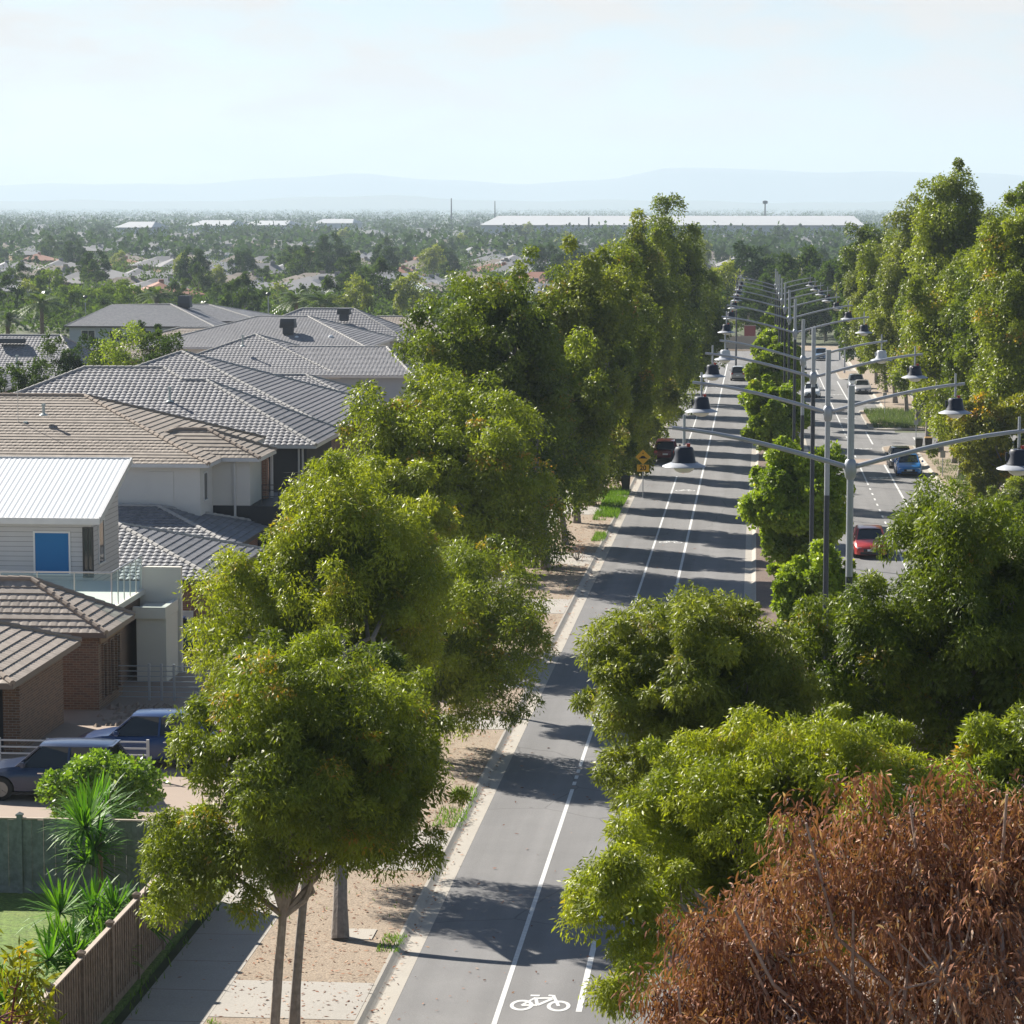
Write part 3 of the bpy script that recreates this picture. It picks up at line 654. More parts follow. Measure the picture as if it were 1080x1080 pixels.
st('gum with a round top second from the side street', 14.4, 152, (922, 212, 1006, 420), 152, leafm='leaf_euc_dull', n_leaf=24000, ll=.25, lw=.09, n_clumps=120, lobes=14, lobe=.40, clump=.15, trunk=.24, group=G4)
st('olive gum hanging low over the two parked cars', 14.0, 172, (898, 240, 972, 404), 172, leafm='leaf_euc', n_leaf=20000, ll=.27, lw=.10, n_clumps=100, lobes=12, lobe=.42, clump=.16, trunk=.24, group=G4)
st('dark narrow gum at the left end of the right row', 13.8, 196, (886, 228, 944, 385), 196, leafm='leaf_euc_dark', n_leaf=15000, ll=.29, lw=.11, n_clumps=80, lobes=11, lobe=.42, clump=.17, trunk=.22, group=G4)
st('gum seen behind the tallest right crown, its upper edge on the sky', 20.0, 165, (965, 205, 1050, 400), 165, leafm='leaf_euc_dull', n_leaf=18000, ll=.27, lw=.10, n_clumps=90, lobes=11, lobe=.42, clump=.16, trunk=.24, group=G4)
st('gum behind the right row that fills the gap towards the edge', 19.5, 125, (1035, 190, 1140, 420), 125, leafm='leaf_euc_dark', n_leaf=20000, ll=.25, lw=.09, n_clumps=100, lobes=12, lobe=.42, clump=.16, trunk=.24, group=G4)
st('farthest gum of the right row beside the bend', 14.5, 222, (878, 262, 920, 372), 222, leafm='leaf_far', n_leaf=9000, ll=.34, lw=.14, n_clumps=60, lobes=9, clump=.18, trunk=.2, group=G4)
st('bushy young gum low on the right verge beside the footpath', 15.0, 90, (1040, 500, 1120, 590), 90, leafm='leaf_euc', n_leaf=9000, ll=.17, lw=.06, n_clumps=55, lobes=6, clump=.18, tip=.05, group=G4)

BK = dict(n_leaf=16000, ll=.25, lw=.09, n_clumps=80, lobes=11, lobe=.42, clump=.16, trunk=.2, group=G4)
for Yk, X_, bx, lm, lab in ((126, 14.6, (985, 285, 1065, 480), 'leaf_euc', 'gum between the tallest right crown and the one beside the bins'), (143, 14.4, (938, 285, 1012, 430), 'leaf_euc_dark', 'dark gum at the corner of the side street'), (161, 14.2, (912, 270, 978, 408), 'leaf_euc', 'gum over the low green planting on the right'), (184, 14.0, (893, 258, 950, 388), 'leaf_euc_dull', 'gum just beyond the two parked cars'), (112, 16.5, (1000, 270, 1100, 480), 'leaf_euc_dark', 'dark gum behind the yellow tipped young tree')):
    st(lab, X_, Yk, bx, Yk, leafm=lm, **BK)
# brown dead crown close to the camera
def dead_tree():
    rng = np.random.default_rng(33); Y = 22.0
    c = atY(1000, 1125, Y); base = Vector((c.x+.3, Y, gz(Y)+KERB))
    root = empty('dead_tree', base, 0, 'brown dead gum close by with curled rust coloured leaves and bare pale twigs', 'tree')
    cl = np.array(c-base); r = np.array([2.6, 1.75, 2.25])
    cent, rad, lob = crown_clumps(cl, r, rng, 16, 520, .42, .115)
    # ragged shoulders up to the right
    for px, py, k in ((1062, 838, 16), (850, 868, 12), (775, 960, 12), (715, 1040, 10), (800, 1020, 22), (860, 1040, 22), (740, 1065, 16), (920, 1060, 20), (1000, 1050, 20), (1060, 1000, 16), (990, 900, 22), (1030, 940, 26), (975, 960, 22), (930, 930, 16), (1045, 880, 14), (960, 850, 12)):
        q = np.array(atY(px, py+25, Y)-base); e = q + rng.normal(size=(k, 3))*np.array([.22, .3, .16]); cent = np.vstack([cent, e]); rad = np.vstack([rad, np.full((k, 3), .22)])
    # leaves: long, curled, hanging; three segments each
    n_per = 104; k = len(cent); cc = np.repeat(cent, n_per, 0); rr = np.repeat(rad, n_per, 0); n = len(cc)
    d = unit(rng.normal(size=(n, 3))); p = cc + d*rr*(rng.random(n)**.5)[:, None]*1.05
    ax = unit(d*.45 + rng.normal(size=(n, 3))*.5 + np.array([.1, 0, -.75])); sd = unit(np.cross(ax, rng.normal(size=(n, 3)))); nn = np.cross(sd, ax)
    s = rng.uniform(.6, 1.25, n)[:, None]; Ln = .074*s; wd = .0085*s; cu = rng.uniform(-.5, .9, n)[:, None]
    down = np.array([0, 0, -1.0])
    P0 = p; P1 = p + ax*Ln*.4 + nn*Ln*.10*cu; P2 = p + ax*Ln*.75 + nn*Ln*.12*cu + down*Ln*.12; P3 = p + ax*Ln*.95 + down*Ln*.32 - nn*Ln*.1*cu
    q1 = np.stack([P0-sd*wd*.15, P0+sd*wd*.15, P1+sd*wd, P1-sd*wd], 1); q2 = np.stack([P1-sd*wd, P1+sd*wd, P2+sd*wd*.8, P2-sd*wd*.8], 1); q3 = np.stack([P2-sd*wd*.8, P2+sd*wd*.8, P3+sd*wd*.1, P3-sd*wd*.1], 1)
    t = np.clip(.1+.5*np.repeat(rng.random(k), n_per)+.4*rng.random(n)**1.6, 0, .95); t = np.where(rng.random(n) < .05, 1.0, t)
    quads_mesh('crown', np.concatenate([q1, q2, q3]), np.concatenate([t, t, t]), 'leaf_dead', root)
    top = np.array([cl[0]*.3, 0, cl[2]-2.2])
    mb = MB(); mb.tube([(0, 0, 0), (.02, .03, 2.5), tuple(top*np.array([.7, 1, .6])), tuple(top)], [.17, .14, .12, .10], 10); mb.build('trunk', 'bark_dead', root, smooth=True)
    lb = MB()
    for l in lob:
        limb(lb, top, l, .055, .022, rng, 5, .07, 7)
        for q in cent[np.argsort(((cent-l)**2).sum(1))[:24]]:
            limb(lb, l, q, .013, .005, rng, 3, .09, 5)
    for px, py in ((1062, 838), (850, 868), (775, 960), (715, 1040), (960, 850), (900, 960), (870, 1010), (935, 975), (1010, 930), (790, 1010), (1040, 990)):
        q = np.array(atY(px, py, Y-.6)-base); limb(lb, top*.5+cl*.5, q, .036, .010, rng, 6, .06, 6)
    lb.build('limb', 'bark_dead', root, smooth=True)
    pb = MB()                                                                    # clusters of gumnuts
    for i in rng.choice(k, 560, replace=True):
        for j in range(12):
            q = cent[i] + rng.normal(size=3)*.075; s_ = rng.uniform(.010, .017)
            pb.add([q+np.array(o)*s_ for o in ((1,0,0),(-1,0,0),(0,1,0),(0,-1,0),(0,0,1.3),(0,0,-1))], [(0,2,4),(2,1,4),(1,3,4),(3,0,4),(2,0,5),(1,2,5),(3,1,5),(0,3,5)])
    tag(pb.build('seed_pod', 'pod', root), kind='stuff')
dead_tree()
# leafy tip of a gum at the bottom left corner
def corner_gum():
    Y = 28.3; rng = np.random.default_rng(5); c = atY(-28, 1120, Y); base = Vector((c.x-.4, Y, gz(Y)+KERB))
    root = empty('gum_tree', base, 0, 'top of a gum with long olive leaves on red stems, bottom left corner', 'tree')
    cl = np.array(c-base); cent, rad, lob = crown_clumps(cl, (1.0, 1.0, 1.25), rng, 8, 60, .5, .2)
    V, t = leaves(cent, rad, 34, .17, .042, rng, droop=.75, tip=.10, bias=.4); quads_mesh('crown', V, t, 'leaf_gold', root)
    top = np.array([cl[0]*.5, 0, cl[2]-1.5]); mb = MB(); mb.tube([(0, 0, 0), tuple(top*.6), tuple(top)], [.11, .09, .06], 8); mb.build('trunk', 'bark_grey', root, smooth=True)
    lb = MB()
    for l in lob:
        limb(lb, top, l, .03, .012, rng)
        for q in cent[np.argsort(((cent-l)**2).sum(1))[:9]]: limb(lb, l, q, .008, .004, rng, 3, .06, 5)
    lb.build('limb', 'sign_red', root, smooth=True)
corner_gum()

# ------------------------------------------------------------------ plants in the near yard
def blades(root, n_heads, n_bl, ln, wd, rng, spread, zc, name='leaf_rosette'):
    q = []; t = []
    for h in range(n_heads):
        o = np.array([rng.normal()*spread, rng.normal()*spread, zc*rng.uniform(.35, 1.0)])
        for i in range(n_bl):
            az = rng.uniform(0, 2*math.pi); el = math.asin(rng.uniform(-.15, .97)); L = ln*rng.uniform(.75, 1.15)
            d = np.array([math.cos(az)*math.cos(el), math.sin(az)*math.cos(el), math.sin(el)]); s = unit(np.cross(d, [0, 0, 1.0])+1e-6)*wd; g = np.array([0, 0, -1.0])
            tt = rng.random()*.86
            a = o; b = o+d*L*.45+g*L*.03; c = o+d*L*.8+g*L*.10*(1.1-math.sin(el)); e = o+d*L+g*L*.22*(1.1-math.sin(el))
            q += [[a-s*.5, a+s*.5, b+s, b-s], [b-s, b+s, c+s*.75, c-s*.75], [c-s*.75, c+s*.75, e+s*.05, e-s*.05]]; t += [tt]*3
    quads_mesh(name, np.array(q), np.array(t), 'leaf_blade', root)
    mb = MB(); mb.tube([(0, 0, 0), (.03, .02, zc*.6), (0, 0, zc)], [.07, .06, .05], 7); mb.build('stem', 'bark_palm', root, smooth=True)
yuc = [(( -15.2, 33.6), 5, .75, .9, 'spiky green yucca clump nearest the long paling fence', 1), ((-14.9, 36.2), 4, .7, .8, 'spiky green yucca leaning on the middle of the paling fence', 2), ((-14.7, 38.0), 4, .75, 1.1, 'spiky yucca at the corner where the two fences meet', 3),
       ((-16.0, 40.6), 3, .8, 2.0, 'upright yucca standing behind the grey fence end', 4), ((-16.9, 43.6), 3, .9, 1.8, 'tall yucca beside the leafy shrub and blue cars', 5), ((-15.9, 31.2), 4, .6, .7, 'dark yucca clump half hidden by the corner gum', 6)]
for (x, y), nh, ln, zc, lab, sd_ in yuc:
    y *= K; nh = int(nh*1.6); ln *= 1.35
    rng = np.random.default_rng(sd_); r_ = empty('yucca_plant', (x, y, gz(y)+KERB), 0, lab, 'plant', 'spiky plants by the fence'); blades(r_, nh, 70, ln, .030, rng, .5, zc)
def shrub(label, x, y, r, leafm, n, ll, lw, name='garden_shrub', seed=1, cl=.26, nc=60, group=None, tip=.05, zc=None):
    rng = np.random.default_rng(seed); root = empty(name, (x, y, gz(y)+KERB), 0, label, 'shrub', group); c = np.array([0, 0, zc or r[2]*.95])
    cent, rad, lob = crown_clumps(c, r, rng, 7, nc, .55, cl); V, t = leaves(cent, rad, max(6, n//nc), ll, lw, rng, .15, tip=tip); quads_mesh('foliage', V, t, leafm, root)
    lb = MB()
    for l in lob: limb(lb, (0, 0, 0), l, .025, .01, rng, 3)
    lb.build('stem', 'bark_grey', root); return root
shrub('bright broad leaved shrub in front of the grey blue car', -17.9, 76, (1.5, 1.2, 1.15), 'leaf_shrub', 9000, .15, .10, seed=3, nc=90)
shrub('yellow green bush under the last dark gum on the left verge', gnd(724, 405).x, gnd(724, 405).y, (1.6, 1.6, .9), 'leaf_gold', 2500, .2, .12, seed=4)
shrub('bare twiggy little bush on the left verge behind the tree trunk', -9.0, 86.5*K, (.6, .6, .55), 'leaf_dead', 160, .08, .03, seed=6, nc=40)
for i, (px, py, lab) in enumerate(((1040, 545, 'low grey green shrub under the yellow tipped tree'), (1062, 552, 'low green shrub at the right edge above the white car'), (1012, 520, 'small shrub at the foot of the pale right trunk'))):
    g = gnd(px, py); shrub(lab, g.x+1, g.y, (1.5, 1.2, .7), 'groundcover', 1800, .18, .06, seed=20+i)
# hedge row of conifers and shrubs between the grey roofs
hx = [(12, 386, 420, 'leaf_far', 'grey green shrub at the left edge over the ochre roof'), (36, 384, 420, 'leaf_far', 'second grey green shrub in from the left edge'), (58, 362, 400, 'leaf_far', 'round olive shrub at the left end of the hedge between roofs'), (72, 372, 402, 'leaf_far_dark', 'small dark shrub in the hedge between roofs'), (97, 352, 398, 'leaf_far_dark', 'darkest rounded shrub in the hedge between roofs'), (112, 362, 398, 'leaf_maple', 'light green shrub in the middle of the hedge between roofs'), (122, 352, 395, 'leaf_far', 'upright olive shrub in the hedge between roofs'),
      (133, 343, 392, 'leaf_maple', 'tallest leafy light green shrub in front of the pale wall'), (144, 356, 392, 'leaf_maple', 'leafy green shrub between the dark cypresses'), (158, 360, 390, 'leaf_far', 'low shrub at the foot of the dark cypresses'), (172, 352, 388, 'leaf_far', 'olive shrub right of the cypresses'), (188, 350, 386, 'leaf_far', 'last olive shrub at the right end of the hedge')]
for i, (px, y0, y1, lm, lab) in enumerate(hx):
    Y = (139-i*.5)*K; a = atY(px, y0, Y); g = gz(Y); h = a.z-g
    rng = np.random.default_rng(50+i); root = empty('hedge_shrub', (a.x, Y, g), 0, lab, 'shrub', 'hedge between the roofs')
    cent, rad, lob = crown_clumps((0, 0, h*.6), (1.75, 1.4, h*.44), rng, 7, 46, .55, .24); V, t = leaves(cent, rad, 90, .22, .11, rng, .1); quads_mesh('foliage', V, t, lm, root)
    lb = MB(); lb.tube([(0, 0, 0), (0, 0, h*.7)], [.1, .04], 6); lb.build('trunk', 'bark_grey', root)
for px, y0 in ((149, 338), (167, 338), (161, 350)):
    Y = 275; a = atY(px, y0, Y); g = gz(Y); h = a.z-g; rng = np.random.default_rng(px); root = empty('cypress_tree', (a.x, Y, g), 0, {149: 'slim dark cypress left of its twin before the pale wall', 167: 'slim dark cypress nearer the right corner of the pale wall', 161: 'short dark cypress between the two slim ones'}[px], 'tree', 'dark cypresses')
    zz = rng.random(60)**.8; cent = np.stack([rng.normal(size=60)*.12, rng.normal(size=60)*.12, h*(.15+.83*zz)], 1); rad = np.stack([.55*(1.05-zz)+.08]*3, 1); V, t = leaves(cent, rad, 40, .25, .08, rng, -.6); quads_mesh('foliage', V, t, 'leaf_far_dark', root)
    lb = MB(); lb.tube([(0, 0, 0), (0, 0, h*.8)], [.1, .03], 6); lb.build('trunk', 'bark_grey', root)
def litter():
    rng = np.random.default_rng(91); n = 7000
    y = 40*(200/40)**rng.random(n); x = np.where(rng.random(n) < .72, rng.uniform(-11.3, -8.3, n), np.where(rng.random(n) < .6, rng.normal(-8.0, .12, n), rng.uniform(-13, -3, n)))
    h = np.where(x < -8.25, KERB+.02, .03); z = np.array([gz(v) for v in y])+h; az = rng.uniform(0, 6.28, n); L = rng.uniform(.04, .11, n)*(1+y/160)
    p = np.stack([x, y, z], 1); d = np.stack([np.cos(az), np.sin(az), rng.normal(size=n)*.12], 1)*L[:, None]; s_ = np.stack([-np.sin(az), np.cos(az), rng.normal(size=n)*.25], 1)*(L*.17)[:, None]
    tag(quads_mesh('leaf_litter', np.stack([p, p+d*.5+s_, p+d, p+d*.5-s_], 1), rng.random(n), 'leaf_dead'), kind='stuff')
litter()
# grass tufts
def tufts(name, areas, leafm, seed=3):
    rng = np.random.default_rng(seed); Q = []
    for x0, x1, y0, y1, n, h in areas:
        y0 *= K; y1 *= K; x = rng.uniform(x0, x1, n); y = rng.uniform(y0, y1, n)
        keep = (np.sin(x*2.3+y*1.7)+np.sin(x*1.1-y*.9)+rng.normal(size=n)*.5) > -.5; x = x[keep]; y = y[keep]; n = len(x)
        z = np.array([gz(v) for v in y])+KERB; p = np.stack([x, y, z], 1); az = rng.uniform(0, 6.28, n); s = np.stack([np.cos(az), np.sin(az), 0*az], 1)*.012*(1+h*2)
        up = np.stack([rng.normal(size=n)*.35, rng.normal(size=n)*.35, np.ones(n)], 1)*h*rng.uniform(.5, 1.2, n)[:, None]
        Q.append(np.stack([p-s, p+s, p+up*.9+s*.2, p+up-s*.2], 1))
    V = np.concatenate(Q); o = quads_mesh(name, V, rng.random(len(V))*.86, leafm); return tag(o, kind='stuff')
tufts('grass', [(-11.35, -11.0, 31, 34.7, 500, .10), (-8.6, -8.05, 38.2, 39.2, 220, .10), (-8.9, -8.05, 46.6, 50, 700, .14), (-9.4, -8.0, 99, 110, 5000, .28), (-10.8, -8.3, 106, 112, 3500, .25), (-19.5, -13.4, 57.6, 60.4, 2600, .12), (-8.8, -8.1, 92, 95, 600, .2), (-11.4, -8.3, 40, 90, 900, .09), (-13.35, -12.95, 24, 41, 300, .2)], 'grass_blades')
tufts('ground_cover', [(10.3, 15.6, 149, 164, 9000, .45), (13.0, 16.0, 104, 128, 5000, .2), (13.0, 16.0, 96, 104, 4000, .4)], 'groundcover', 8)
# ------------------------------------------------------------------ houses
def tiled(mb, pts, tw=.30, course=.33, amp=.03, step=.032, du=None, flat=False):
    """tile courses over one roof face; pts[0]-pts[1] is the eave"""
    P = [Vector(p) for p in pts]; u = (P[1]-P[0]).normalized(); n = Vector((0, 0, 0))
    for i in range(len(P)): a = P[i]; b = P[(i+1) % len(P)]; n += Vector(((a.y-b.y)*(a.z+b.z), (a.z-b.z)*(a.x+b.x), (a.x-b.x)*(a.y+b.y)))
    n.normalize(); n = -n if n.z < 0 else n
    v = n.cross(u); v = -v if v.z < 0 else v
    q = [((p-P[0]).dot(u), (p-P[0]).dot(v)) for p in P]; vm = max(b for a, b in q)
    def span(h):
        xs = []
        for i in range(len(q)):
            (a0, b0), (a1, b1) = q[i], q[(i+1) % len(q)]
            if (b0-h)*(b1-h) <= 0 and abs(b1-b0) > 1e-9: xs.append(a0+(a1-a0)*(h-b0)/(b1-b0))
            elif abs(b0-h) < 1e-6 and abs(b1-h) < 1e-6: xs += [a0, a1]
        return (min(xs), max(xs)) if xs else None
    du = du or tw/4; k = 0
    while k*course < vm-.02:
        v0 = k*course; v1 = min(v0+course, vm-.001); s0 = span(v0+1e-4); s1 = span(v1-1e-4); k += 1
        if not s0 or not s1: continue
        lo = min(s0[0], s1[0]); hi = max(s0[1], s1[1]); off = .5*tw*(k % 2) if flat else 0
        us = [lo+i*du for i in range(int((hi-lo)/du)+1)]+[hi]; b = len(mb.v); m = len(us)
        for x in us:
            ph = ((x+off)/tw) % 1.0
            w = amp*(abs(math.sin(math.pi*ph))) if not flat else (amp if .10 < ph < .93 else 0)
            x0 = min(max(x, s0[0]), s0[1]); x1 = min(max(x, s1[0]), s1[1])
            a = P[0]+u*x0+v*v0; c = P[0]+u*x1+v*v1
            mb.v += [tuple(a-n*.01), tuple(a+n*(step+w)), tuple(c+n*(w*.9))]
        for i in range(m-1):
            mb.f += [(b+3*i, b+3*i+3, b+3*i+4, b+3*i+1), (b+3*i+1, b+3*i+4, b+3*i+5, b+3*i+2)]
def caps(mb, p, q, r=.11, seg=.42):
    p = Vector(p); q = Vector(q); n = max(1, round((q-p).length/seg)); d = (q-p)/n
    for i in range(n):
        a = p+d*i; b = p+d*(i+1.08); mb.tube([a+Vector((0,0,.035)), b+Vector((0,0,.02))], [r, r*.86], 8)
def hip(x0, x1, y0, y1, z, ra, rb=None):
    """four faces over a rectangle; ra, rb are the ends of the ridge (x, y, z), ra towards x0"""
    rb = rb or ra; A, B, C, D = (x0,y0,z), (x1,y0,z), (x1,y1,z), (x0,y1,z); ra = tuple(ra); rb = tuple(rb)
    near = [A, B, rb, ra] if ra != rb else [A, B, rb]; far = [C, D, ra, rb] if ra != rb else [C, D, ra]
    return [near, [B, C, rb], far, [D, A, ra]], [(A, ra), (B, rb), (C, rb), (D, ra)] + ([(ra, rb)] if ra != rb else [])
def gutter(mb, x0, x1, y0, y1, z, w=.11, h=.17, sof=.02):
    for a in ((x0-w, x1+w, y0-w, y0), (x0-w, x1+w, y1, y1+w), (x0-w, x0, y0, y1), (x1, x1+w, y0, y1)): mb.box(*a, z-h, z)
    mb.box(x0, x1, y0, y1, z-h-.02, z-h+.02)
def opening(root, face, a0, a1, z0, z1, c, frame='frame_white', pane='glass_dark', name='window', mull=1, fw=.06, depth=.05):
    """a framed window on a wall facing -Y ('n', at y=c) or +X ('s', at x=c): frame stands proud, pane sits inside it"""
    def bx(m, p0, p1, q0, q1, d0, d1):
        m.box(p0, p1, c-d1, c-d0, q0, q1) if face == 'n' else m.box(c+d0, c+d1, p0, p1, q0, q1)
    f = MB(); bx(f, a0, a1, z1-fw, z1, .003, depth); bx(f, a0, a1, z0, z0+fw, .003, depth+.03)
    bx(f, a0, a0+fw, z0+fw, z1-fw, .003, depth); bx(f, a1-fw, a1, z0+fw, z1-fw, .003, depth)
    for i in range(1, mull+1):
        m = a0+(a1-a0)*i/(mull+1); bx(f, m-fw*.4, m+fw*.4, z0+fw, z1-fw, .003, depth*.8)
    w = f.build(name, frame, root); p = MB(); bx(p, a0+fw*.9, a1-fw*.9, z0+fw*.9, z1-fw*.9, .004, .02); p.build('pane', pane, w); return w
def house(name, label, blocks, tile, cap, gut, walls, loc, tw=.30, course=.33, amp=.03, flat=False, du=None, cat='house', extra_faces=None, cap_r=.11):
    root = absroot(name, loc, label, cat)
    for b in blocks:
        t = MB(); c = MB(); g = MB(); fs, cs = b['f']
        for f in fs: tiled(t, f, tw, course, amp, flat=flat, du=du)
        for p, q in cs: caps(c, p, q, cap_r)
        roof = t.build('roof', tile, root); c.build('ridge_cap', cap, roof)
        if b.get('g'): gutter(g, *b['g']); g.build('gutter', gut, root)
    for m, boxes in walls:
        w = MB()
        for b in boxes: w.box(*b)
        w.build('wall', m, root)
    return root
def hb(x0, x1, y0, y1, z, ra, rb=None): return {'f': hip(x0, x1, y0, y1, z, ra, rb), 'g': (x0+.1, x1-.1, y0+.1, y1-.1, z+.015)}
def vent(root, p, h=.55, r=.07, m='pipe_grey'):
    mb = MB(); mb.tube([p, (p[0], p[1], p[2]+h)], r, 10); mb.tube([(p[0], p[1], p[2]+h), (p[0], p[1], p[2]+h+.08)], r*1.5, 10); mb.lathe([(.22, .02), (.2, .06), (.09, .12)], p, 10); mb.build('vent_pipe', m, root, smooth=True)
def cooler(root, p, w=1.1, h=.8, m='cooler_dark'):
    x, y, z = p; mb = MB(); mb.box(x-w*.32, x+w*.32, y-w*.32, y+w*.32, z-.5, z+.12)
    mb.add([(x-w/2,y-w/2,z+.12),(x+w/2,y-w/2,z+.12),(x+w/2,y+w/2,z+.12),(x-w/2,y+w/2,z+.12),(x-w*.44,y-w*.44,z+h),(x+w*.44,y-w*.44,z+h),(x+w*.44,y+w*.44,z+h),(x-w*.44,y+w*.44,z+h)], [(0,3,2,1),(4,5,6,7),(0,1,5,4),(1,2,6,5),(2,3,7,6),(3,0,4,7)])
    c = mb.build('roof_cooler', m, root, bevel=.04)
    l = MB(); 
    for i in range(4): l.box(x-w*.40, x+w*.40, y-w*.5-.012, y-w*.46, z+.2+i*.13, z+.25+i*.13)
    l.build('louvre', 'plastic_black', c)
def downpipe(root, x, y, z0, z1, m='gutter_white'):
    mb = MB(); mb.box(x-.05, x+.05, y-.05, y+.05, z0, z1); mb.build('downpipe', m, root)
G = lambda y: gz(y)+.1

# 1: single storey brown brick house nearest, flat brown tiles
g = G(92)
a1 = atY(33, 611, 98.2)
H1 = house('brick_house', 'single storey brown brick house with flat brown roof tiles, nearest at the left edge', [
    hb(-36, -22.8, 85.3, 94.2, 1.8, (-31.5, 89.75, 3.62), (-27.3, 89.75, 3.62)),
    hb(-36, -22.3, 95.9, 100.4, 1.8, (-33, 98.2, a1.z), (a1.x, 98.2, a1.z))],
    'tile_brown', 'ridge_cap_brown', 'gutter_brown',
    [('render_brown', [(-34, -24.25, 88, 93.8, g-.6, 1.65)]), ('brick_brown', [(-23.85, -23.3, 87.99, 93.7, g-.6, 1.65)]), ('brick_brown', [(-35, -22.68, 96.3, 96.5, g-.6, 1.63), (-22.9, -22.68, 96.5, 100, g-.6, 1.62), (-35, -34.8, 96.5, 100, g-.6, 1.6)]), ('render_dark', [(-24.2, -23.88, 88.4, 93.6, g-.6, 1.6)])],
    (-28, 93, g), tw=.34, course=.335, amp=.012, flat=True, du=.085)
mb = MB(); mb.box(-23.78, -23.62, 85.75, 85.95, g-.5, 1.63); mb.build('post', 'gutter_white', H1)
for i in range(3): opening(H1, 's', 96.75+i*1.05, 97.3+i*1.05, g+.25, 1.35, -22.68, frame='brick_brown', mull=0, fw=.08, depth=.09)
mb = MB(); mb.box(-22.66, -22.6, 96.35, 100, 1.36, 1.6); mb.build('lintel', 'render_brown', H1)
opening(H1, 'n', -27.2, -25.2, g+.2, 1.4, 88, frame='frame_dark', mull=1)

# 2: two storey house, white metal roof, blue blind, glass balcony
g = G(106)
H2 = absroot('weatherboard_house', (-31, 106, g), 'two storey pale weatherboard house with white metal skillion roof, blue blind and glass balcony', 'house')
def sheet(root, x0, x1, ya, za, yb, zb, m='white_metal', rib=.22):
    mb = MB(); n = int((x1-x0)/rib)*4; prof = (0, 0, .015, .015); vs = []
    for i in range(n+1):
        x = x0+(x1-x0)*i/n; h = prof[i % 4]
        vs += [(x, ya, za+h), (x, yb, zb+h)]
    mb.add(vs, [(2*i, 2*i+2, 2*i+3, 2*i+1) for i in range(n)])
    mb.add([(x0,ya,za-.04),(x1,ya,za-.04),(x1,yb,zb-.04),(x0,yb,zb-.04),(x0,ya,za-.22),(x1,ya,za-.22),(x1,yb,zb-.22),(x0,yb,zb-.22)], [(0,1,2,3),(7,6,5,4),(4,5,1,0),(5,6,2,1),(6,7,3,2),(7,4,0,3)])
    r = mb.build('roof', m, root); f = MB()
    f.box(x0, x1+.05, ya-.12, ya-.01, za-.2, za+.035); f.bar((x1+.04, ya, za-.05), (x1+.04, yb, zb-.05), .07, .26); f.box(x0, x1+.05, yb+.01, yb+.1, zb-.2, zb+.06); f.build('fascia', 'gutter_white', r)
sheet(H2, -42, -25, 106.6, 4.6, 112.3, 6.4)
mb = MB(); mb.add([(-41.5,107.3,g),(-25.45,107.3,g),(-25.45,111.9,g),(-41.5,111.9,g),(-41.5,107.3,4.6),(-25.45,107.3,4.6),(-25.45,111.9,6.05),(-41.5,111.9,6.05)], [(0,3,2,1),(4,5,6,7),(0,1,5,4),(1,2,6,5),(2,3,7,6),(3,0,4,7)]); mb.build('wall', 'weatherboard', H2)
p0 = atY(35, 560, 107.3); p1 = atY(75, 607, 107.3)
opening(H2, 'n', p0.x, p1.x, p1.z, p0.z, 107.3, pane='blue_blind', mull=0, fw=.07)
p0 = atY(87, 556, 107.3); p1 = atY(99.5, 622, 107.3); opening(H2, 'n', p0.x, p1.x, 2.25, p0.z, 107.3, frame='frame_dark', mull=1, name='glass_door')
opening(H2, 's', 108.3, 109.3, 2.6, 4.35, -25.45, mull=0)
w2 = MB(); w2.box(-40, -23.15, 100.9, 107.2, g-.3, 1.92); w2.build('wall', 'brick_brown', H2)
mb = MB(); mb.box(-40, -22.9, 99.7, 107.25, 1.94, 2.14); mb.build('balcony_floor', 'render_grey', H2)
mb = MB(); mb.box(-24.6, -24.1, 100.82, 100.89, g, 1.5); mb.build('door', 'render_white', H2)
mb = MB(); mb.box(-22.85, -21.62, 102.6, 104.95, 1.35, 1.62); mb.box(-22.85, -21.62, 102.6, 102.8, 1.62, 1.78); mb.box(-21.82, -21.62, 102.8, 104.95, 1.62, 1.78); mb.build('ledge', 'render_grey', H2)
mb = MB(); mb.box(-22.75, -21.64, 102.75, 104.9, g-.3, 1.33); mb.box(-23.1, -21.52, 105.0, 105.28, g-.3, 2.98); mb.build('wing_wall', 'render_grey', H2)
rl = MB(); gl = MB(); z1 = atY(117, 604, 99.9).z
rl.tube([(-38, 99.9, z1), (-23.0, 99.9, z1)], .028, 8); rl.tube([(-23.0, 99.9, z1), (-23.0, 105.0, z1)], .028, 8)
for i in range(12): rl.tube([(-38+i*1.3636, 99.9, 2.13), (-38+i*1.3636, 99.9, z1)], .022, 6)
for i in range(1, 6): rl.tube([(-23.0, 99.9+i*1.0, 2.13), (-23.0, 99.9+i*1.0, z1)], .022, 6)
bal = rl.build('balustrade', 'steel', H2, smooth=True)
gm = mat('glass_clear', (.55, .68, .70), .03, spec=.6); gmb = gm.node_tree.nodes['Principled BSDF']
tb = gm.node_tree.nodes.new('ShaderNodeBsdfTransparent'); tb.inputs['Color'].default_value = (.90, .97, .965, 1); ms = gm.node_tree.nodes.new('ShaderNodeMixShader'); ms.inputs['Fac'].default_value = .9
gm.node_tree.links.new(gmb.outputs[0], ms.inputs[1]); gm.node_tree.links.new(tb.outputs[0], ms.inputs[2]); gm.node_tree.links.new(ms.outputs[0], gm.node_tree.nodes['Material Output'].inputs['Surface'])
gl.box(-37.9, -23.05, 99.895, 99.905, 2.2, z1-.06); gl.box(-23.005, -22.995, 100, 104.9, 2.2, z1-.06); gl.build('glass_panel', 'glass_clear', bal)

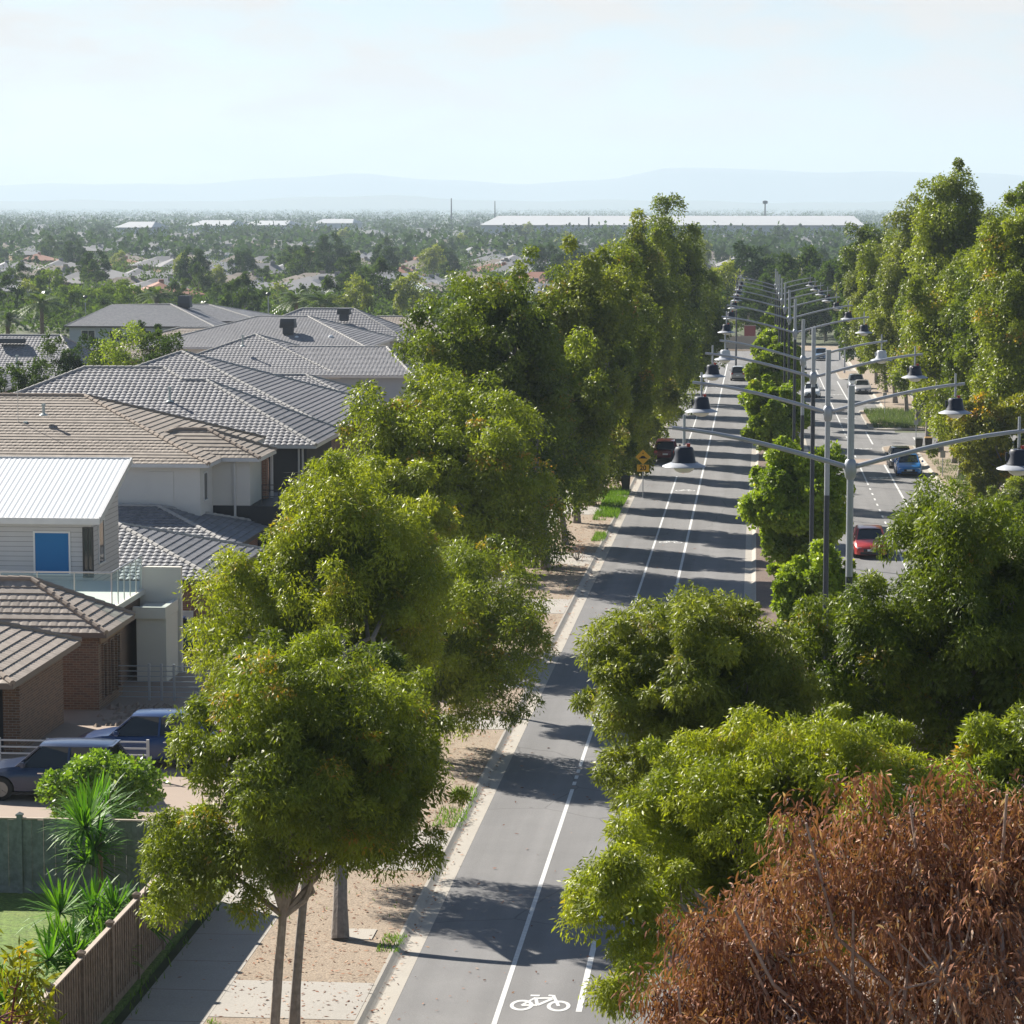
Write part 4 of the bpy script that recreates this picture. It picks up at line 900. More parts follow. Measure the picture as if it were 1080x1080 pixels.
# 3: single storey house, dark tiles
g = G(118)
H3 = house('brick_house', 'single storey red brick house with dark grey tiles, half hidden by the wide gum', [
    hb(-38, -21.75, 113.7, 124.4, 1.3, (-33, 119.05, 3.0), (-27.15, 119.05, 3.0)),
    hb(-40, -23.1, 125.0, 134.4, 1.3, (-34, 129.7, 2.62), (-27.6, 129.7, 2.62))],
    'tile_dark', 'ridge_cap_grey', 'gutter_dark', [('brick_red', [(-37.5, -22.2, 114.2, 124, g-.3, 1.14)]), ('brick_red', [(-39.5, -23.6, 124.1, 134, g-.3, 1.13)])], (-30, 120, g), tw=.31, course=.34, amp=.045)
opening(H3, 'n', -23.6, -22.9, g+.3, g+1.2, 114.2, pane='render_white', mull=0, name='meter_box')
downpipe(H3, -24.3, 114.12, g, 1.15)

# 4: two storey white rendered house, ochre tiles
g = G(132); ap = atY(219, 453, 135.3)
H4 = house('rendered_house', 'two storey white rendered house with weathered ochre roof tiles', [
    hb(-52, -25.23, 129.8, 145.0, 4.6, (-44.4, 137.4, 7.25), (-32.85, 137.4, 7.25)),
    hb(-31, -23.38, 132.9, 137.6, 4.62, (ap.x-1.5, 135.25, ap.z), (ap.x, 135.25, ap.z))],
    'tile_ochre', 'ridge_cap_brown', 'gutter_white',
    [('render_cream', [(-51, -25.75, 130.35, 144.5, g, 4.42)]), ('render_cream', [(-26, -23.95, 133.4, 137.1, 2.32, 4.43)]), ('dark_fence_metal', [(-25.74, -21.0, 133.42, 140, g, 2.3)])], (-36, 137, g), tw=.33, course=.335, amp=.012, flat=True, du=.0825)
mb = MB(); mb.box(-23.93, -23.7, 136.6, 137.3, 2.32, 4.44); mb.build('pier', 'brick_red', H4); mb = MB(); mb.box(-23.62, -23.5, 137.25, 137.4, 2.32, 4.44); mb.build('post', 'gutter_white', H4)
opening(H4, 's', 131.1, 132.0, 2.75, 4.1, -25.75, mull=0); downpipe(H4, -24.65, 133.3, g+.5, 4.45)
mb = MB(); mb.box(-28.2, -27.0, 130.31, 130.345, 2.6, 4.2); mb.build('wall_panel', 'render_cream', H4)
rl = MB(); 
for z in (2.75, 3.05, 3.3): rl.tube([(-23.4, 133.6, z), (-21.4, 133.6, z)], .02, 6); rl.tube([(-21.2, 133.8, z), (-21.2, 139.8, z)], .02, 6); rl.tube([(-23.4, 139.8, z), (-21.2, 139.8, z)], .02, 6)
for x in (-23.4, -22.6): rl.tube([(x, 133.6, 2.3), (x, 133.6, 3.3)], .025, 6)
for y in (136, 138, 139.8): rl.tube([(-21.2, y, 2.3), (-21.2, y, 3.3)], .025, 6)
rl.build('railing', 'frame_dark', H4)
mb = MB(); mb.box(-21.75, -21.05, 133.5, 134.2, 2.32, 3.0); mb.box(-21.8, -21.0, 133.45, 134.25, 3.0, 3.07); mb.build('pier_cap', 'render_white', H4)
for px, py in ((46, 436), (27, 449)): p = atY(px, py, 134.2); vent(H4, (p.x, p.y, p.z-.12), .5 if px > 40 else .25)
p = atY(19, 440, 134.3); mb = MB(); mb.tube([(p.x, p.y, p.z-.3), (p.x, p.y, p.z+1.5)], .018, 6); mb.build('aerial', 'steel', H4)

# 5: two storey grey tiled house, dark rendered wall
g = G(150); x90 = atY(90, 390, 153.9).x; x172 = atY(172, 390, 153.9).x; x193 = atY(193, 401, 152.5).x
A, Wd, W2, R1, R0, Lf = (-22.63,145.4,4.2), (-29.75,152.5,7.12), (x193,152.5,7.12), (x172,153.9,7.69), (x90,153.9,7.69), (x90-8.5,145.4,4.2)
Bc, Dc, Ec = (-22.63,155.1,4.2), (x90-8.5,162.4,4.2), (-30.0,155.1,4.2)
H5 = house('rendered_house', 'two storey house with a long grey tiled roof and dark rendered walls under white eaves', [
    {'f': ([[Lf, A, Wd, W2, R1, R0], [A, Bc, Wd], [Dc, Lf, R0], [Bc, Ec, W2, Wd]], [(A, Wd), (Wd, W2), (W2, R1), (R1, R0), (R0, Lf), (Bc, Wd)]), 'g': (x90-8.4, -22.73, 145.5, 155.0, 4.215)}],
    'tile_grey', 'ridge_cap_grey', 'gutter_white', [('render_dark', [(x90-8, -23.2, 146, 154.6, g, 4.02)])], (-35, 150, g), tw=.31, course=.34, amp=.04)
for px, py in ((179, 418), ): p = atY(px, py, 150.0); vent(H5, (p.x, p.y, 4.2+.41*(150-145.4)), .75)
downpipe(H5, -23.6, 145.93, g, 4.05); downpipe(H5, -23.4, 145.93, g, 4.05)
p = atY(94, 411, 148.4); mb = MB(); mb.box(p.x-.9, p.x+.9, 147.6, 148.6, 5.15, 5.62); mb.build('skylight', 'cooler_dark', H5, bevel=.03)

# 6: grey tiled pair of hips behind
g = G(170); ax = (-33.8, 166.0, 7.95)
H6 = house('brick_house', 'dark brick house with grey pyramid roof and lower wing towards the street', [
    hb(-44.4, -23.2, 155.45, 176.6, 4.2, ax), hb(-40, -25.3, 183.5, 192.7, 3.6, (-35, 188.1, 5.3), (-29.9, 188.1, 5.3)), hb(-37, -30.5, 177, 183.4, 4.0, (-34.5, 180.2, 5.3), (-33.5, 180.2, 5.3))],
    'tile_grey', 'ridge_cap_grey', 'gutter_white', [('brick_brown', [(-43.9, -23.7, 156, 176, g, 4.03)]), ('brick_brown', [(-39.5, -25.8, 184, 192, g, 3.42)]), ('brick_brown', [(-36.5, -31, 176.1, 183.9, g, 3.8)])], (-33, 172, g), tw=.31, course=.34, amp=.04)
p = atY(183, 386, 161); vent(H6, (p.x, 161, 4.2+.354*(161-155.45)), .6)
mb = MB(); mb.box(-36.2, -34.6, 160.3, 161.1, 6.0, 6.4); mb.build('skylight', 'cooler_dark', H6, bevel=.03)

# 7: grey roofed house with bluish wall
g = G(215); zr = atY(311, 366, 219.5).z; ze = atY(364, 396, 211.9).z; xe = atY(436, 396, 211.9).x
H7 = house('rendered_house', 'house with pale blue rendered wall under a grey tiled roof, behind the tall dark gum', [
    hb(-46.6, -31.1, 212.0, 227.5, 3.8, (-38.9, 219.8, 6.55)), hb(-44, xe, 211.7, 227.3, ze, (-40, 219.5, zr), (xe-3, 219.5, zr))],
    'tile_grey', 'ridge_cap_grey', 'gutter_white', [('render_blue', [(-46, -31.6, 212.5, 227, g, 3.64)]), ('render_blue', [(-43.5, xe-.5, 212.35, 226.9, g, ze-.17)])], (-36, 219, g), tw=.31, course=.36, amp=.04, du=.1)
p = atY(256, 360, 216); vent(H7, (p.x, 216, p.z-.4), .8)

# 8: roofs with coolers
g = G(285); ra = atY(272, 334, 277); rb = atY(325, 334, 277); c0 = atY(240, 367, 266)
H8 = house('rendered_house', 'grey roofed house carrying two dark roof coolers, below the palms', [
    hb(ra.x-10, -36.5, 266.5, 287.5, c0.z, (ra.x, 277, ra.z), (rb.x, 277, rb.z)), hb(-54, -35.3, 287.6, 300, 3.0, (-47, 293.5, 5.95), (-41.6, 293.5, 5.95))],
    'tile_grey', 'ridge_cap_grey', 'gutter_white', [('render_cream', [(ra.x-9.5, -37, 267, 287, g, c0.z-.17)]), ('render_cream', [(-53.5, -35.8, 287.7, 299.5, g, 2.83)])], (-50, 280, g), tw=.32, course=.36, amp=.035, du=.107)
p = atY(304, 347, 271); cooler(H8, (p.x, 271, p.z), 1.5, 1.0); p = atY(363, 333, 290.5); cooler(H8, (p.x, 290.5, p.z), 1.4, .75)
for px, py in ((349, 355), (313, 356)): 
    p = atY(px, py, 270); mb = MB(); mb.lathe([(.26, 0), (.26, .12), (.16, .28), (.04, .32)], (p.x, 270, p.z-.15), 12); mb.build('roof_ventilator', 'white_metal', H8, smooth=True)
g = G(315); q0 = atY(398, 334, 318); q1 = atY(446, 334, 318)
H8b = house('rendered_house', 'farther roof of plain brown grey tiles left of the tall dark gum', [hb(q0.x-6, q1.x+6, 309, 327, q0.z-3.2, (q0.x, 318, q0.z), (q1.x, 318, q1.z))], 'tile_brown', 'ridge_cap_grey', 'gutter_white', [('render_cream', [(q0.x-5.5, q1.x+5.5, 309.5, 326.5, g, q0.z-3.37)])], ((q0.x+q1.x)/2, 318, g), tw=.32, course=.36, amp=.03, du=.107)

# 9: pale two storey house behind the hedge
g = G(355); r0 = atY(118, 322, 363); r1 = atY(180, 321, 363); c0 = atY(68, 344, 352.6); c1 = atY(226, 344, 352.6)
H9 = house('rendered_house', 'pale two storey house with dark grey roof and tall cooler behind the hedge', [hb(c0.x, c1.x, 352.6, 373.4, c0.z, (r0.x, 363, r0.z), (r1.x, 363, r1.z)), hb(c1.x-9, c1.x+4.5, 362, 378, c0.z+.3, (c1.x-7, 370, r1.z-.3), (c1.x-4, 370, r1.z-.3))],
    'tile_dark', 'ridge_cap_grey', 'gutter_dark', [('render_blue', [(c0.x+.5, c1.x-.5, 353.1, 373, g, c0.z-.17)]), ('render_blue', [(c1.x-8.5, c1.x+4, 373.1, 377.5, g, c0.z+.1)])], ((c0.x+c1.x)/2, 363, g), tw=.34, course=.38, amp=.03, du=.113)
p = atY(195, 325, 364); cooler(H9, (p.x, 364, p.z), 1.7, 1.6); 
for i in range(5): opening(H9, 'n', c0.x+2+i*3.6, c0.x+3.8+i*3.6, c0.z-1.9, c0.z-.5, 353.1, mull=1, pane='glass_dark')
p = atY(236, 340, 366); mb = MB(); mb.tube([(p.x, 366, p.z-1), (p.x, 366, p.z)], .05, 6); mb.lathe([(.05, 0), (.3, .06), (.48, .2), (.5, .22), (.3, .12), (.05, .05)], (p.x, 366, p.z), 14); mb.build('satellite_dish', 'cooler_dark', H9, smooth=True)

# 10: low roof at the left edge, and one between
g = G(255); c = atZ(92, 402, 1.4); q = atY(64, 354, c.y+8.0)
H10 = house('brick_house', 'grey brown roofed house cut by the left edge, before the hedge', [hb(c.x-26, c.x, c.y, c.y+16, 1.4, (q.x-14, c.y+8, q.z), (q.x, c.y+8, q.z)), hb(c.x-24, c.x-5, c.y-9, c.y+2, 1.2, (c.x-18, c.y-3.5, 3.4), (c.x-10.5, c.y-3.5, 3.4))],
    'tile_grey', 'ridge_cap_grey', 'gutter_white', [('brick_brown', [(c.x-25.5, c.x-.5, c.y+.5, c.y+15.5, g, 1.2)]), ('brick_brown', [(c.x-23.5, c.x-5.5, c.y-8.5, c.y+.4, g, 1.0)])], (c.x-12, c.y+5, g), tw=.32, course=.36, amp=.035, du=.107)
p = atY(18, 384, c.y-2); vent(H10, (p.x, p.y, p.z-.7), 1.4, .1); p = atY(12, 357, c.y+6); mb = MB(); mb.box(p.x-1.2, p.x+1.2, p.y-.5, p.y+.5, p.z-.4, p.z); mb.build('skylight', 'cooler_dark', H10, bevel=.04)
g = G(300); c = atZ(282, 378, 2.0); q = atY(232, 346, c.y+7)
H11 = house('brick_house', 'small brown grey hip roof between the pale house and the roof with coolers', [hb(c.x-20, c.x, c.y, c.y+14, 2.0, (q.x-4, c.y+7, q.z), (q.x, c.y+7, q.z))], 'tile_brown', 'ridge_cap_grey', 'gutter_white', [('brick_brown', [(c.x-19.5, c.x-.5, c.y+.5, c.y+13.5, g, 1.83)])], (c.x-10, c.y+7, g), tw=.32, course=.36, amp=.03, du=.107)
# ------------------------------------------------------------------ fences
def paling_fence(name, label, p0, p1, h, m, cap=True, npost=6, pw=.10, seed=1, step=None, cat='fence'):
    """vertical palings from p0 to p1 (x, y), its posts and top rail"""
    rng = random.Random(seed); p0 = Vector((*p0, 0)); p1 = Vector((*p1, 0)); L = (p1-p0).length; d = (p1-p0)/L; s = Vector((-d.y, d.x, 0))
    root = absroot(name, (p0.x, p0.y, gz(p0.y)+KERB), label, cat); zf = lambda q: gz(q.y)+KERB
    def hh(t): return h if not step else h + .0*t
    mb = MB(); n = int(L/pw)
    for i in range(n):
        a = p0+d*(i*pw+.002); b = p0+d*((i+1)*pw-.002); o = s*(.024*(i % 2)+rng.uniform(-.005, .005)); th = s*.018; z0 = zf(a)+.03; z1 = zf(a)+h-.05+rng.uniform(-.02, .015)
        vs = [a+o-th, b+o-th, b+o+th, a+o+th]
        mb.add([(v.x, v.y, z0) for v in vs]+[(v.x, v.y, z1) for v in vs], [(0,3,2,1),(4,5,6,7),(0,1,5,4),(1,2,6,5),(2,3,7,6),(3,0,4,7)])
    mb.build('palings', m, root)
    for i in range(npost+1):
        q = p0+d*(L*i/npost); mb = MB(); z = zf(q)
        mb.box(q.x-.065, q.x+.065, q.y-.065, q.y+.065, z-.1, z+h+.05)
        mb.add([(q.x-.085,q.y-.085,z+h+.05),(q.x+.085,q.y-.085,z+h+.05),(q.x+.085,q.y+.085,z+h+.05),(q.x-.085,q.y+.085,z+h+.05),(q.x-.085,q.y-.085,z+h+.09),(q.x+.085,q.y-.085,z+h+.09),(q.x+.085,q.y+.085,z+h+.09),(q.x-.085,q.y+.085,z+h+.09),(q.x,q.y,z+h+.15)],
               [(0,3,2,1),(0,1,5,4),(1,2,6,5),(2,3,7,6),(3,0,4,7),(4,5,8),(5,6,8),(6,7,8),(7,4,8)])
        mb.build('post', m, root)
    if cap:
        for i in range(npost):
            a = p0+d*(L*i/npost+.07); b = p0+d*(L*(i+1)/npost-.07); mb = MB(); mb.bar((a.x, a.y, zf(a)+h-.02), (b.x, b.y, zf(b)+h-.02), .10, .035); mb.build('top_rail', 'fence_cap', root)
    mb = MB(); mb.bar((p0.x, p0.y, zf(p0)+.1)+tuple(), (p1.x, p1.y, zf(p1)+.1), .05, .15); mb.build('plinth', m, root)
    return root
paling_fence('paling_fence', 'long weathered brown paling fence with capped posts along the footpath', (-13.55, 40), (-13.55, 68.6), 1.85, 'fence_brown', npost=11, pw=.105)
paling_fence('paling_fence', 'grey green paling fence across the yard in front of the bright shrub', (-34, 68.7), (-13.75, 68.7), 1.95, 'fence_grey', cap=True, npost=9, pw=.15, seed=2)
paling_fence('paling_fence', 'short paling fence beside the third blue car', (-21.1, 111.5), (-21.1, 118.0), 1.5, 'fence_beige', cap=False, npost=3, pw=.12, seed=3)
paling_fence('paling_fence', 'beige fence across the far end of the street', (-22, 424), (0.8, 424), 2.0, 'fence_beige', cap=False, npost=8, pw=.22, seed=4)
def bar_fence(label, x0, x1, y, h, nb, posts, m='steel', name='metal_fence', b=.03):
    g = gz(y)+.1; root = absroot(name, ((x0+x1)/2, y, g), label, 'fence')
    for x in posts: mb = MB(); mb.box(x-.04, x+.04, y-.04, y+.04, g-.05, g+h+.06); mb.build('post', m, root)
    mb = MB()
    for i in range(nb): z = g+.12+(h-.14)*i/(nb-1); mb.box(x0, x1, y-.012, y+.012, z-b/2, z+b/2)
    mb.build('rails', m, root)
y = 96.3
bar_fence('low grey fence of level bars between the brick house and its neighbour', -22.5, -19.6, 98.6, 1.25, 7, (-21.4, -20.95, -20.5, -19.6), 'galv')
bar_fence('low white slatted gate between the two near blue cars', -24.2, -18.3, 84.0, 1.15, 6, (-24.2, -22.9, -21.4, -19.8, -18.3), 'gutter_white', 'slatted_gate', .05)
# stones beside the brick house
rng = np.random.default_rng(9); mb = MB()
for i in range(90):
    x = rng.uniform(-22.4, -20.2); yy = rng.uniform(93.0, 97.6); r = rng.uniform(.07, .2); z = gz(yy)+.1
    mb.add([(x-r,yy,z),(x,yy-r,z),(x+r,yy,z),(x,yy+r,z),(x+rng.uniform(-.3,.3)*r,yy,z+r*.8)], [(0,1,4),(1,2,4),(2,3,4),(3,0,4)])
tag(mb.build('garden_stones', 'stone'), kind='stuff')

# ------------------------------------------------------------------ vehicles (local x forward, origin on the ground under the middle)
CARS = {
 #        L     W     H    belt  hood  ground  stations of cabin: base front, roof front, roof rear, base rear   rear type
 'suv':   (4.60, 1.86, 1.66, 1.02, .98, .22, .95, .25, -1.72, -2.12, .70),
 'hatch': (4.40, 1.80, 1.47, .94, .90, .18, 1.10, .30, -1.35, -2.02, .66),
 'sedan': (4.70, 1.82, 1.45, .94, .90, .17, 1.05, .25, -1.05, -1.75, .66),
 'van':   (4.30, 1.74, 1.72, 1.05, 1.0, .20, 1.25, .50, -1.80, -2.08, .64),
}
def car(label, kind, pnt, x, y, heading, cat='car', group=None, z=None):
    Lc, W, H, belt, hood, gc, cf, rf, rr, rb, wr = CARS[kind]; wr *= .5
    root = empty('parked_car' if 'parked' in label or 'driveway' in label else 'car', (x, y, (gz(y)+.006) if z is None else z), heading, label, cat, group)
    root.rotation_euler = (0, 0, heading)
    h = Lc/2; w = W/2
    # lower body: rings across, front to back
    st_ = [(-h, .48, .80, .80), (-h+.05, .34, .90, .88), (-h+.22, gc+.06, belt-.03, .96), (-h+.6, gc, belt, 1.0), (-h+1.25, gc, belt+.01, 1.0), (0, gc, belt-.01, 1.0), (.8, gc, belt-.02, 1.0), (cf, gc, belt-.02, 1.0), (cf+.25, gc, hood, .99), (h-.55, gc, hood-.10, .96), (h-.22, gc+.03, hood-.19, .90), (h-.05, .26, hood-.30, .80), (h, .34, hood-.38, .72)]
    if kind == 'sedan': st_[1:4] = [(-h+.05, .34, .92, .88), (-h+.22, gc+.06, belt+.01, .95), (-h+.6, gc, belt+.03, .98)]
    vs = []; fs = []; n = 11
    for sx, zb, zt, ws in st_:
        ww = w*ws; hgt = zt-zb
        half = [(ww*.78, zb), (ww*.965, zb+.10*hgt), (ww*.985, zb+.38*hgt), (ww*1.0, zb+.62*hgt), (ww*.965, zb+.86*hgt), (ww*.86, zt)]
        ring = [(sx, a, b) for a, b in half] + [(sx, 0, zt+.035)] + [(sx, -a, b) for a, b in reversed(half)]
        vs += ring; n = len(ring)
    for i in range(len(st_)-1):
        for k in range(n):
            k2 = (k+1) % n; fs.append((i*n+k, (i+1)*n+k, (i+1)*n+k2, i*n+k2))
    fs.append(tuple(range(n))); fs.append(tuple((len(st_)-1)*n+k for k in reversed(range(n))))
    mb = MB(); mb.add(vs, fs)
    me = bpy.data.meshes.new('body'); me.from_pydata(mb.v, [], mb.f); bm = bmesh.new(); bm.from_mesh(me); bmesh.ops.recalc_face_normals(bm, faces=bm.faces); bm.to_mesh(me); bm.free()
    body = link('body', me, pnt, root); wx = (h-.92, -h+.88); wbm = MB()
    for a in wx:
        for s in (-1, 1): wbm.tube([(a, s*(w-.30), wr), (a, s*(w+.3), wr)], wr+.055, 24)
    cutm = bpy.data.meshes.new('c'); cutm.from_pydata(wbm.v, [], wbm.f); bm = bmesh.new(); bm.from_mesh(cutm); bmesh.ops.recalc_face_normals(bm, faces=bm.faces); bm.to_mesh(cutm); bm.free()
    cut = bpy.data.objects.new('c', cutm); col.objects.link(cut); cut.location = root.location; cut.rotation_euler = root.rotation_euler
    md = body.modifiers.new('b', 'BOOLEAN'); md.object = cut; md.operation = 'DIFFERENCE'; md.solver = 'EXACT'
    bpy.context.view_layer.update(); dg = bpy.context.evaluated_depsgraph_get(); new = bpy.data.meshes.new_from_object(body.evaluated_get(dg)); body.modifiers.clear(); body.data = new
    new.materials.clear(); new.materials.append(M[pnt]); new.shade_smooth(); new.set_sharp_from_angle(angle=R(32)); bpy.data.objects.remove(cut)
    # cabin: glass hull, painted roof and pillars proud of it
    rw = w*.70; bw = w*.90; rz = H-.05
    gb = MB(); A = [(cf, bw*.86, belt-.03), (cf-.18, bw, belt-.02), (rb+.1, bw, belt-.02), (rb, bw*.88, belt-.02)]; T = [(rf, rw*.92, rz-.02), (rf-.08, rw, rz-.01), (rr+.06, rw, rz-.02), (rr, rw*.92, rz-.04)]
    def q(name, *p): m = MB(); m.poly(p); return m.build(name, 'glass_dark', root)
    neg = lambda p: (p[0], -p[1], p[2])
    q('windscreen', A[0], neg(A[0]), neg(T[0]), T[0]); q('rear_window', neg(A[3]), A[3], T[3], neg(T[3]))
    q('side_window', A[0], A[1], A[2], A[3], T[3], T[2], T[1], T[0]); q('side_window', *[neg(p) for p in (T[0], T[1], T[2], T[3], A[3], A[2], A[1], A[0])])
    rm = MB(); nx_ = 9; xs = [rf+.04+(rr-rf-.12)*i/(nx_-1) for i in range(nx_)]; rows = []
    for i, xx in enumerate(xs):
        t = i/(nx_-1); zc = rz-.025+.075*math.sin(math.pi*min(1, .12+t*.80))**.6; ww = rw*(.95 if i in (0, nx_-1) else 1.02)
        rows.append([(xx, ww, zc-.075), (xx, ww*.88, zc-.022), (xx, ww*.45, zc), (xx, -ww*.45, zc), (xx, -ww*.88, zc-.022), (xx, -ww, zc-.075)])
    k = len(rm.v); rm.v += [p for r_ in rows for p in r_]
    rm.f += [(k+i*6+j, k+i*6+j+1, k+(i+1)*6+j+1, k+(i+1)*6+j) for i in range(nx_-1) for j in range(5)]
    for s in (1, -1):
        P = lambda p: (p[0], p[1]*s, p[2])
        rm.bar(P((cf+.02, bw*.90, belt-.04)), P((rf+.02, rw*.96, rz-.03)), .075, .05); rm.bar(P((rb-.02, bw*.93, belt-.05)), P((rr, rw*.97, rz-.05)), .13 if kind != 'sedan' else .10, .07)
        xm = (rf+rr)/2+.12; rm.bar(P((xm, bw+.004, belt-.02)), P((xm-.02, rw+.006, rz-.04)), .07, .02); 
        if kind in ('suv', 'van', 'hatch'): rm.bar(P((rr+.42, bw+.002, belt-.02)), P((rr+.32, rw+.006, rz-.04)), .09, .02)
    if kind in ('suv', 'hatch'): rm.bar((rr-.06, -rw*.85, rz-.02), (rr-.06, rw*.85, rz-.02), .22, .035)
    rm.build('roof', pnt, root, smooth=True)
    for a in wx:
        for s in (-1, 1):
            t = MB(); t.tube([(a, s*(w-.215), wr), (a, s*(w-.20), wr), (a, s*(w-.03), wr), (a, s*(w-.015), wr)], [wr*.92, wr, wr, wr*.93], 24); wh = t.build('wheel', 'tyre', root, smooth=True)
            rmm = MB(); rmm.tube([(a, s*(w-.03), wr), (a, s*(w-.008), wr)], [wr*.66, wr*.63], 22)
            for i in range(5):
                an = 2*math.pi*i/5; rmm.bar((a+.04*math.cos(an), s*(w-.004), wr+.04*math.sin(an)), (a+wr*.6*math.cos(an), s*(w-.004), wr+wr*.6*math.sin(an)), .05, .03)
            rmm.build('rim', 'rim', wh)
    def bx(name, m, *b, bev=.02, par=root): o = MB(); o.box(*b); return o.build(name, m, par, bevel=bev)
    for s in (1, -1):
        y0, y1 = sorted((s*w*.50, s*w*.80)); bx('headlight', 'headlight', h-.30, h-.055, y0, y1, hood-.44, hood-.27)
        y0, y1 = sorted((s*w*.62, s*w*.90)); bx('taillight', 'taillight', -h-.01, -h+.22, y0, y1, belt-.28, belt-.08)
        y0, y1 = sorted((s*w*.98, s*w*1.16)); bx('mirror', pnt, cf-.34, cf-.16, y0, y1, belt+.0, belt+.15, bev=.04)
        hd = MB()
        for xx in (.18, -.86): yy = s*w*.992; hd.box(xx-.09, xx+.09, min(yy, yy+s*.03), max(yy, yy+s*.03), belt-.19, belt-.155)
        hd.build('door_handle', 'chrome', root)
    g_ = MB(); g_.box(h-.06, h+.012, -w*.44, w*.44, hood-.50, hood-.34); g_.box(h-.05, h+.006, -w*.62, w*.62, .27, .42); g_.build('grille', 'plastic_black', root, bevel=.015)
    bx('number_plate', 'plate_white', h+.008, h+.024, -.19, .19, .44, .55, bev=0); bx('number_plate', 'plate_white', -h-.02, -h-.004, -.19, .19, .62, .73, bev=0)
    s_ = MB(); s_.box(-h+.75, h-.8, -w*.97, -w*.90, gc-.03, gc+.05); s_.box(-h+.75, h-.8, w*.90, w*.97, gc-.03, gc+.05); s_.box(-h+.7, h-.7, -w*.8, w*.8, gc-.02, gc+.1); s_.box(-h+.02, -h+.16, -w*.82, w*.82, .27, .42); s_.build('sill', 'plastic_black', root)
    return root
PI = math.pi
car('grey blue suv in the driveway, nearest car, half behind the bright shrub', 'suv', 'paint_navy', -20.5, 81.2, PI, cat='suv', z=gz(81.2)+KERB)
car('deep blue suv in the driveway, nosed up to the brick house', 'suv', 'paint_blue', -18.95, 86.6, PI, cat='suv', z=gz(86.6)+KERB)
car('dark blue hatchback in the driveway of the dark tiled house, tail towards the street', 'hatch', 'paint_blue', -24.0, 110.0, PI, z=gz(110)+KERB)
car('red hatchback driving towards the camera on the right carriageway', 'hatch', 'paint_red', 6.05, 149.0, -PI/2)
car('bright blue hatchback parked on the right before the bins', 'hatch', 'paint_azure', 10.75, 200.6, -PI/2)
car('black hatchback parked behind the bright blue car', 'hatch', 'paint_black', 10.55, 207.2, -PI/2)
p = gnd(910, 416); car('pale grey sedan parked under the right gums, in front of a darker car', 'sedan', 'paint_silver', p.x, p.y+2.2, -PI/2)
car('dark grey green suv parked behind the pale grey sedan', 'suv', 'paint_grey', p.x-.35, p.y+10.4, -PI/2, cat='suv')
p = gnd(866, 420); car('white hatchback driving up the right carriageway, partly behind the poles', 'hatch', 'paint_white', 5.9, p.y+2.2, -PI/2)
p = gnd(853, 390); car('white van like car far down the right carriageway', 'van', 'paint_white', 5.6, p.y+2, -PI/2)
p = gnd(872, 381); car('slate blue suv farthest on the right carriageway', 'suv', 'paint_slate', 8.9, p.y+3, -PI/2, cat='suv')
car('silver grey people mover driving away in the left carriageway', 'van', 'paint_silver', -2.0, 333.2, PI/2)
car('dark red suv parked at the left kerb behind the yellow sign', 'suv', 'paint_maroon', -6.55, 211.5, PI/2, cat='suv')
car('white car parked on the right, glimpsed through the dark gum', 'sedan', 'paint_white', 10.8, 163.0, -PI/2)

# ------------------------------------------------------------------ street lamps
def lamp_head(root, x, z, pale=False):
    dk = 'lamp_pale' if pale else 'lamp_dark'
    mb = MB(); mb.tube([(x, 0, z+.30), (x, 0, z-.34)], .030, 8)
    hd = MB(); hd.lathe([(.03, -.36), (.17, -.375), (.195, -.41), (.205, -.46), (.245, -.67), (.265, -.70), (.265, -.74)], (x, 0, z), 22); hdo = hd.build('lamp_head', dk, root, smooth=True)
    mb.build('hanger_rod', 'galv', hdo, smooth=True)
    b = MB(); b.lathe([(.25, -.695), (.30, -.71), (.45, -.77), (.46, -.785), (.44, -.79), (.27, -.745)], (x, 0, z), 26); b.build('brim', 'brim', hdo, smooth=True)
    l = MB(); l.lathe([(.24, -.74), (.235, -.80), (.19, -.87), (.12, -.91), (.02, -.925)], (x, 0, z), 20); l.build('bowl', 'bowl', hdo, smooth=True)
    s = MB(); s.tube([(x+.09, 0, z-.38), (x+.09, 0, z-.30)], .04, 8); s.build('sensor', 'taillight' if not pale else 'lamp_dark', hdo)
    c = MB(); c.bar((x-.25, .0, z-.44), (x-.25, 0, z-.62), .04, .07); c.build('clip', dk, hdo)
def lamp(dark_top, pale=False, hj=11.62, top=1.72, arm=3.72):
    root = empty('street_lamp', (0, 0, 0))
    p = MB(); p.tube([(0, 0, 0), (0, 0, .04)], .15, 16); p.tube([(0, 0, 0), (0, 0, dark_top+.0)], .076, 16, cap=False); p.build('painted_shaft', 'pole_dark', root, smooth=True)
    q_ = MB(); q_.tube([(0, 0, dark_top), (0, 0, hj+top)], .072, 16); q_.tube([(0, 0, hj+top), (0, 0, hj+top+.02)], .076, 16); q_.build('upper_shaft', 'galv', root, smooth=True)
    c = MB(); c.lathe([(.08, -.22), (.11, -.18), (.13, -.05), (.13, .08), (.105, .17), (.078, .20)], (0, 0, hj), 18); c.build('collar', 'galv', root, smooth=True)
    for s in (-1, 1):
        a = MB(); pts = []; 
        for i in range(9):
            t = i/8; pts.append((s*(.12+(arm-.12)*t), 0, hj+.05+.78*math.sin(t*1.25)/math.sin(1.25)))
        a.tube(pts, [.054-.014*i/8 for i in range(9)], 12); a.build('arm', 'galv', root, smooth=True)
        zt = hj+.05+.78*math.sin((.93)*1.25)/math.sin(1.25); lamp_head(root, s*(.12+(arm-.12)*.93), zt, pale)
    return root
LY = [59.5, 78.5, 98.5, 120, 145, 170, 195, 219, 243, 266, 290]
